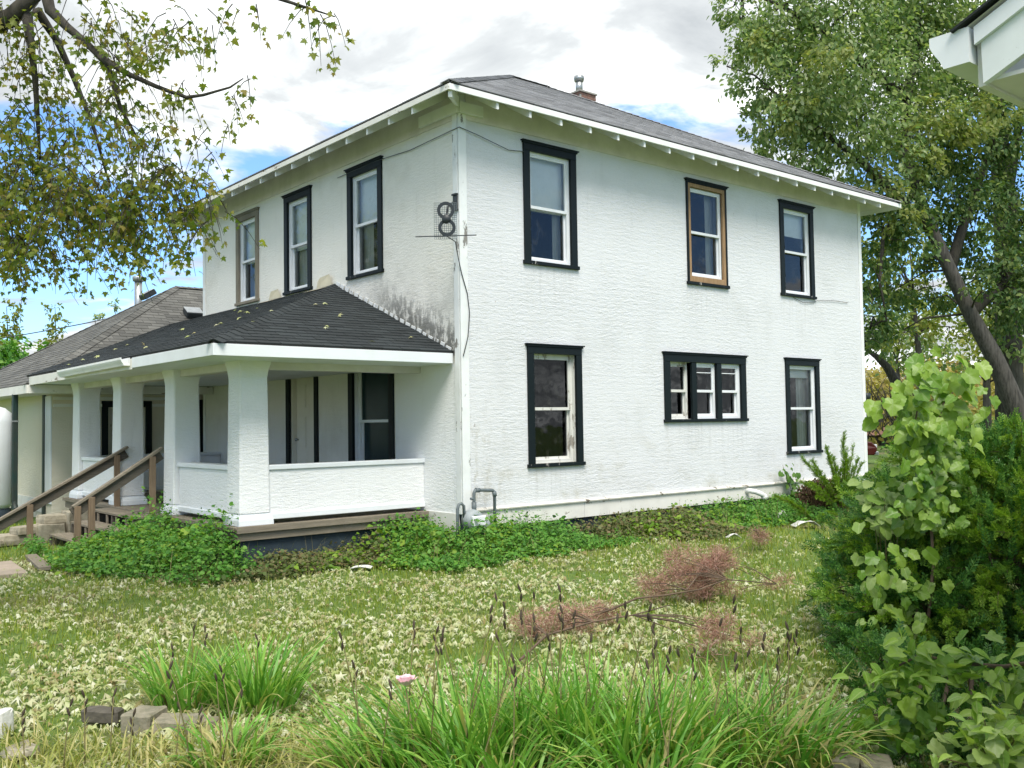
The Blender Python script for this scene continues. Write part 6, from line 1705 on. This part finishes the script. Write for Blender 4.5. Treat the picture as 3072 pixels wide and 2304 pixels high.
# --- second tree further right, its forked trunk showing
t2 = dep(3030, 1330, 27.0); t2[2] = 0
tr2 = thing('forked_tree', 'tree with a forked upright trunk at the far right behind the leaning maple', 'tree', t2)
TP2 = [t2, dep(3025, 1000, 27), dep(3020, 700, 27), dep(3015, 600, 27), dep(3000, 480, 27), dep(2975, 340, 27), dep(2960, 180, 27)]
MB().tube(TP2, [.42, .36, .33, .32, .26, .20, .12], 12).build('trunk', M['bark'], tr2)
limbs(tr2, [([dep(3015, 600, 27), dep(3015, 470, 27), dep(3012, 360, 27), dep(3000, 250, 27)], [.16, .13, .10, .06]), ([dep(3018, 610, 27), dep(3040, 480, 27), dep(3060, 350, 27), dep(3090, 200, 27)], [.17, .14, .10, .06])], M['bark'])
C2 = []
addc(C2, [(2960, 150, 27, 1.5), (3080, 120, 27, 1.6), (2900, 300, 27.5, 1.0), (3130, 350, 27, 1.2), (3060, 700, 27.6, .8), (2960, 650, 28, .8), (3080, 820, 27, .7), (3040, 930, 27, .6), (3080, 1050, 26.5, .6)])
crown(C2, 30, .17, LEAF_T, LEAF_F, M['maple_right'], tr2, hang=.5)
twig_net(tr2, C2, TP2[2:], M['bark_dark'], .05, 2)

# --- background trees right of the house
def far_tree(name, label, px, base_py, T, h_pts, clumps, mat, size, per, lean=None, rad=.22, group='trees behind the back yard'):
    b = dep(px, base_py, T); b[2] = 0
    r = thing(name, label, 'tree', b, group)
    P = [b]+[dep(*q) for q in h_pts]
    MB().tube(P, [rad*(1-.75*i/(len(P)-1)) for i in range(len(P))], 9).build('trunk', M['bark'], r)
    C = []; addc(C, clumps)
    crown(C, per, size, LEAF_T, LEAF_F, mat, r, hang=.4)
    twig_net(r, C, P[1:], M['bark_dark'], rad*.25, 3)
    return r
far_tree('slender_tree', 'slender tree with a curved left-leaning trunk beside the house corner', 2735, 1290, 31, [(2716, 1220, 31), (2690, 1150, 31), (2660, 1100, 31), (2630, 1070, 31), (2600, 1050, 31.5)],
         [(2620, 950, 31, .8), (2680, 990, 31.5, .7), (2590, 1010, 31, .6), (2560, 900, 31, .8)], M['maple_dark'], .17, 30, rad=.24)
far_tree('yellow_tree', 'yellow-green tree showing through below the leaning maple', 2770, 1290, 40, [(2765, 1150, 40), (2750, 1000, 40), (2740, 880, 40)],
         [(2730, 760, 40, 1.4), (2800, 860, 40, 1.4), (2680, 850, 41, 1.1), (2740, 960, 40, 1.2), (2850, 980, 40, 1.2), (2650, 720, 41, 1.0), (2690, 1010, 39, .8), (2640, 760, 42, .8)], M['yellow_tree'], .22, 17)
far_tree('yellow_tree', 'yellow-green tree right of the leaning trunk', 2960, 1300, 44, [(2960, 1150, 44), (2970, 1000, 44), (2990, 880, 44)],
         [(2980, 900, 44, 1.6), (3050, 980, 44, 1.5), (2920, 1010, 44, 1.2), (3080, 850, 44, 1.4), (3000, 1080, 44, 1.2), (2890, 1090, 43, .9), (3090, 1120, 43, 1.2)], M['yellow_tree'], .24, 15)
far_tree('green_tree', 'mid green bushy tree in the gap behind the vine', 2700, 1290, 48, [(2700, 1180, 48), (2690, 1080, 48)],
         [(2700, 1010, 48, 1.7), (2770, 1060, 48, 1.6), (2640, 980, 49, 1.3), (2830, 1100, 48, 1.3), (2740, 930, 48, 1.4)], M['maple_right'], .24, 14)
# bare brown brush and yellow scrub on the slope
def brush():
    n = 170; C = []
    for i in range(n):
        px = random.uniform(2540, 3250); T = random.uniform(48, 105); py = random.uniform(1095, 1300) if T > 60 else random.uniform(1180, 1320)
        C.append((dep(px, py, T), random.uniform(.7, 1.3)*T/60))
    P = crown(C, 9, .34, LEAF_T, LEAF_F, M['brush'], None, 'hillside_brush', hang=.2)
    tag(P, 'yellow autumn scrub covering the hillside behind the yard', kind='stuff')
    mb = MB()
    for i in range(120):
        px = random.uniform(2590, 2780); a = dep(px, random.uniform(1200, 1330), random.uniform(40, 47)); b = a+RT*random.uniform(-1.2, 1.2)+np.array((0, 0, random.uniform(.4, 1.8)))
        mb.tube([a, (a+b)/2+RT*random.uniform(-.2, .2), b], [.03, .022, .008], 4)
    tag(mb.build('bare_brush', M['bark_dark']), 'tangle of bare brown brush beyond the house corner', kind='stuff')
brush()
# low bushes in the back yard
for i, (px, py, T, r, mt, lab) in enumerate(((2700, 1370, 36, .8, 'weed', 'round green bush in the back yard by the red car'), (2960, 1380, 24, .9, 'feather', 'bright bush between the vine and the right edge'), (3060, 1330, 26, 1.0, 'weed', 'green bush at the right edge in the back yard'))):
    c = dep(px, py, T); b = thing('garden_bush', lab, 'bush', (c[0], c[1], 0), 'bushes in the back yard')
    C = [(np.array((c[0]+random.gauss(0, .5*r), c[1]+random.gauss(0, .5*r), .45*r+random.uniform(0, .5)*r)), .5*r) for _ in range(6)]
    crown(C, 60, .12, LEAF_T, LEAF_F, M[mt], b, hang=.2)
    MB().tube([(c[0], c[1], 0), (c[0], c[1], .5)], .03, 6).build('stem', M['twig'], b)
# --- thin trees beyond the wing at the left
for i, (px, top, T, w, mt, lab) in enumerate(((20, 930, 48, .9, 'yellow_tree', 'tall thin tree at the left edge behind the wing'), (165, 930, 52, .8, 'yellow_tree', 'thin half-bare tree second from the left behind the wing'), (285, 960, 56, .8, 'maple_right', 'small tree behind the middle of the wing roof'), (345, 920, 56, .7, 'maple_right', 'narrow tree behind the wing roof nearest the flue'))):
    C = [(px+random.gauss(0, 14), top+k*38+random.uniform(-10, 10), T, w*(.5+.16*k)) for k in range(6)]
    far_tree('thin_tree', lab, px, 1290, T, [(px, 1150, T), (px+4, 1040, T), (px, top-10, T)], C, M[mt], .2, 26, rad=.06, group='thin trees beyond the wing')
for i, (px, py, T, r) in enumerate(((0, 1090, 40, 1.5), (60, 1110, 42, 1.3))):
    c = dep(px, py, T); b = thing('hedge_bush', ('left-hand bushy green crown behind the wing roof', 'right-hand bushy green crown behind the wing roof')[i], 'bush', (c[0], c[1], 0), 'bushes beyond the wing')
    crown([(c+rnd_dir(1)[0]*r*.5, r*.6) for _ in range(5)], 16, .24, LEAF_T, LEAF_F, M['weed'], b)
    MB().tube([(c[0], c[1], 0), tuple(c)], .1, 6).build('stem', M['bark_dark'], b)

# --- trees standing behind the viewer across the yard (they show in the window panes)
for i, (x, y_, h, lab) in enumerate(((-12, 25, 13, 'tall yard tree beyond the left end of the wing'), (-19, 40, 15, 'tallest yard tree far beyond the wing on the left'), (-1, -30, 9, 'broad tree behind the viewer facing the side wall'), (9, -27, 8, 'tree behind the viewer to the right'), (-15, -24, 9, 'tree behind the viewer to the left'))):
    r = thing('yard_tree', lab, 'tree', (x, y_, 0), 'trees across the yard')
    P = [np.array((x, y_, 0.)), np.array((x+.1, y_, h*.35)), np.array((x, y_+.2, h*.7))]
    MB().tube(P, [.3, .22, .1], 8).build('trunk', M['bark'], r)
    C = [(np.array((x+random.gauss(0, 1.5), y_+random.gauss(0, 1.5), h*(.06+.86*random.random()))), random.uniform(1.0, 1.7)) for _ in range(int(h*1.5))]
    crown(C, 9, .32, LEAF_T, LEAF_F, M['maple_right'], r, hang=.4)
    twig_net(r, C, P[1:], M['bark_dark'], .05, 1)
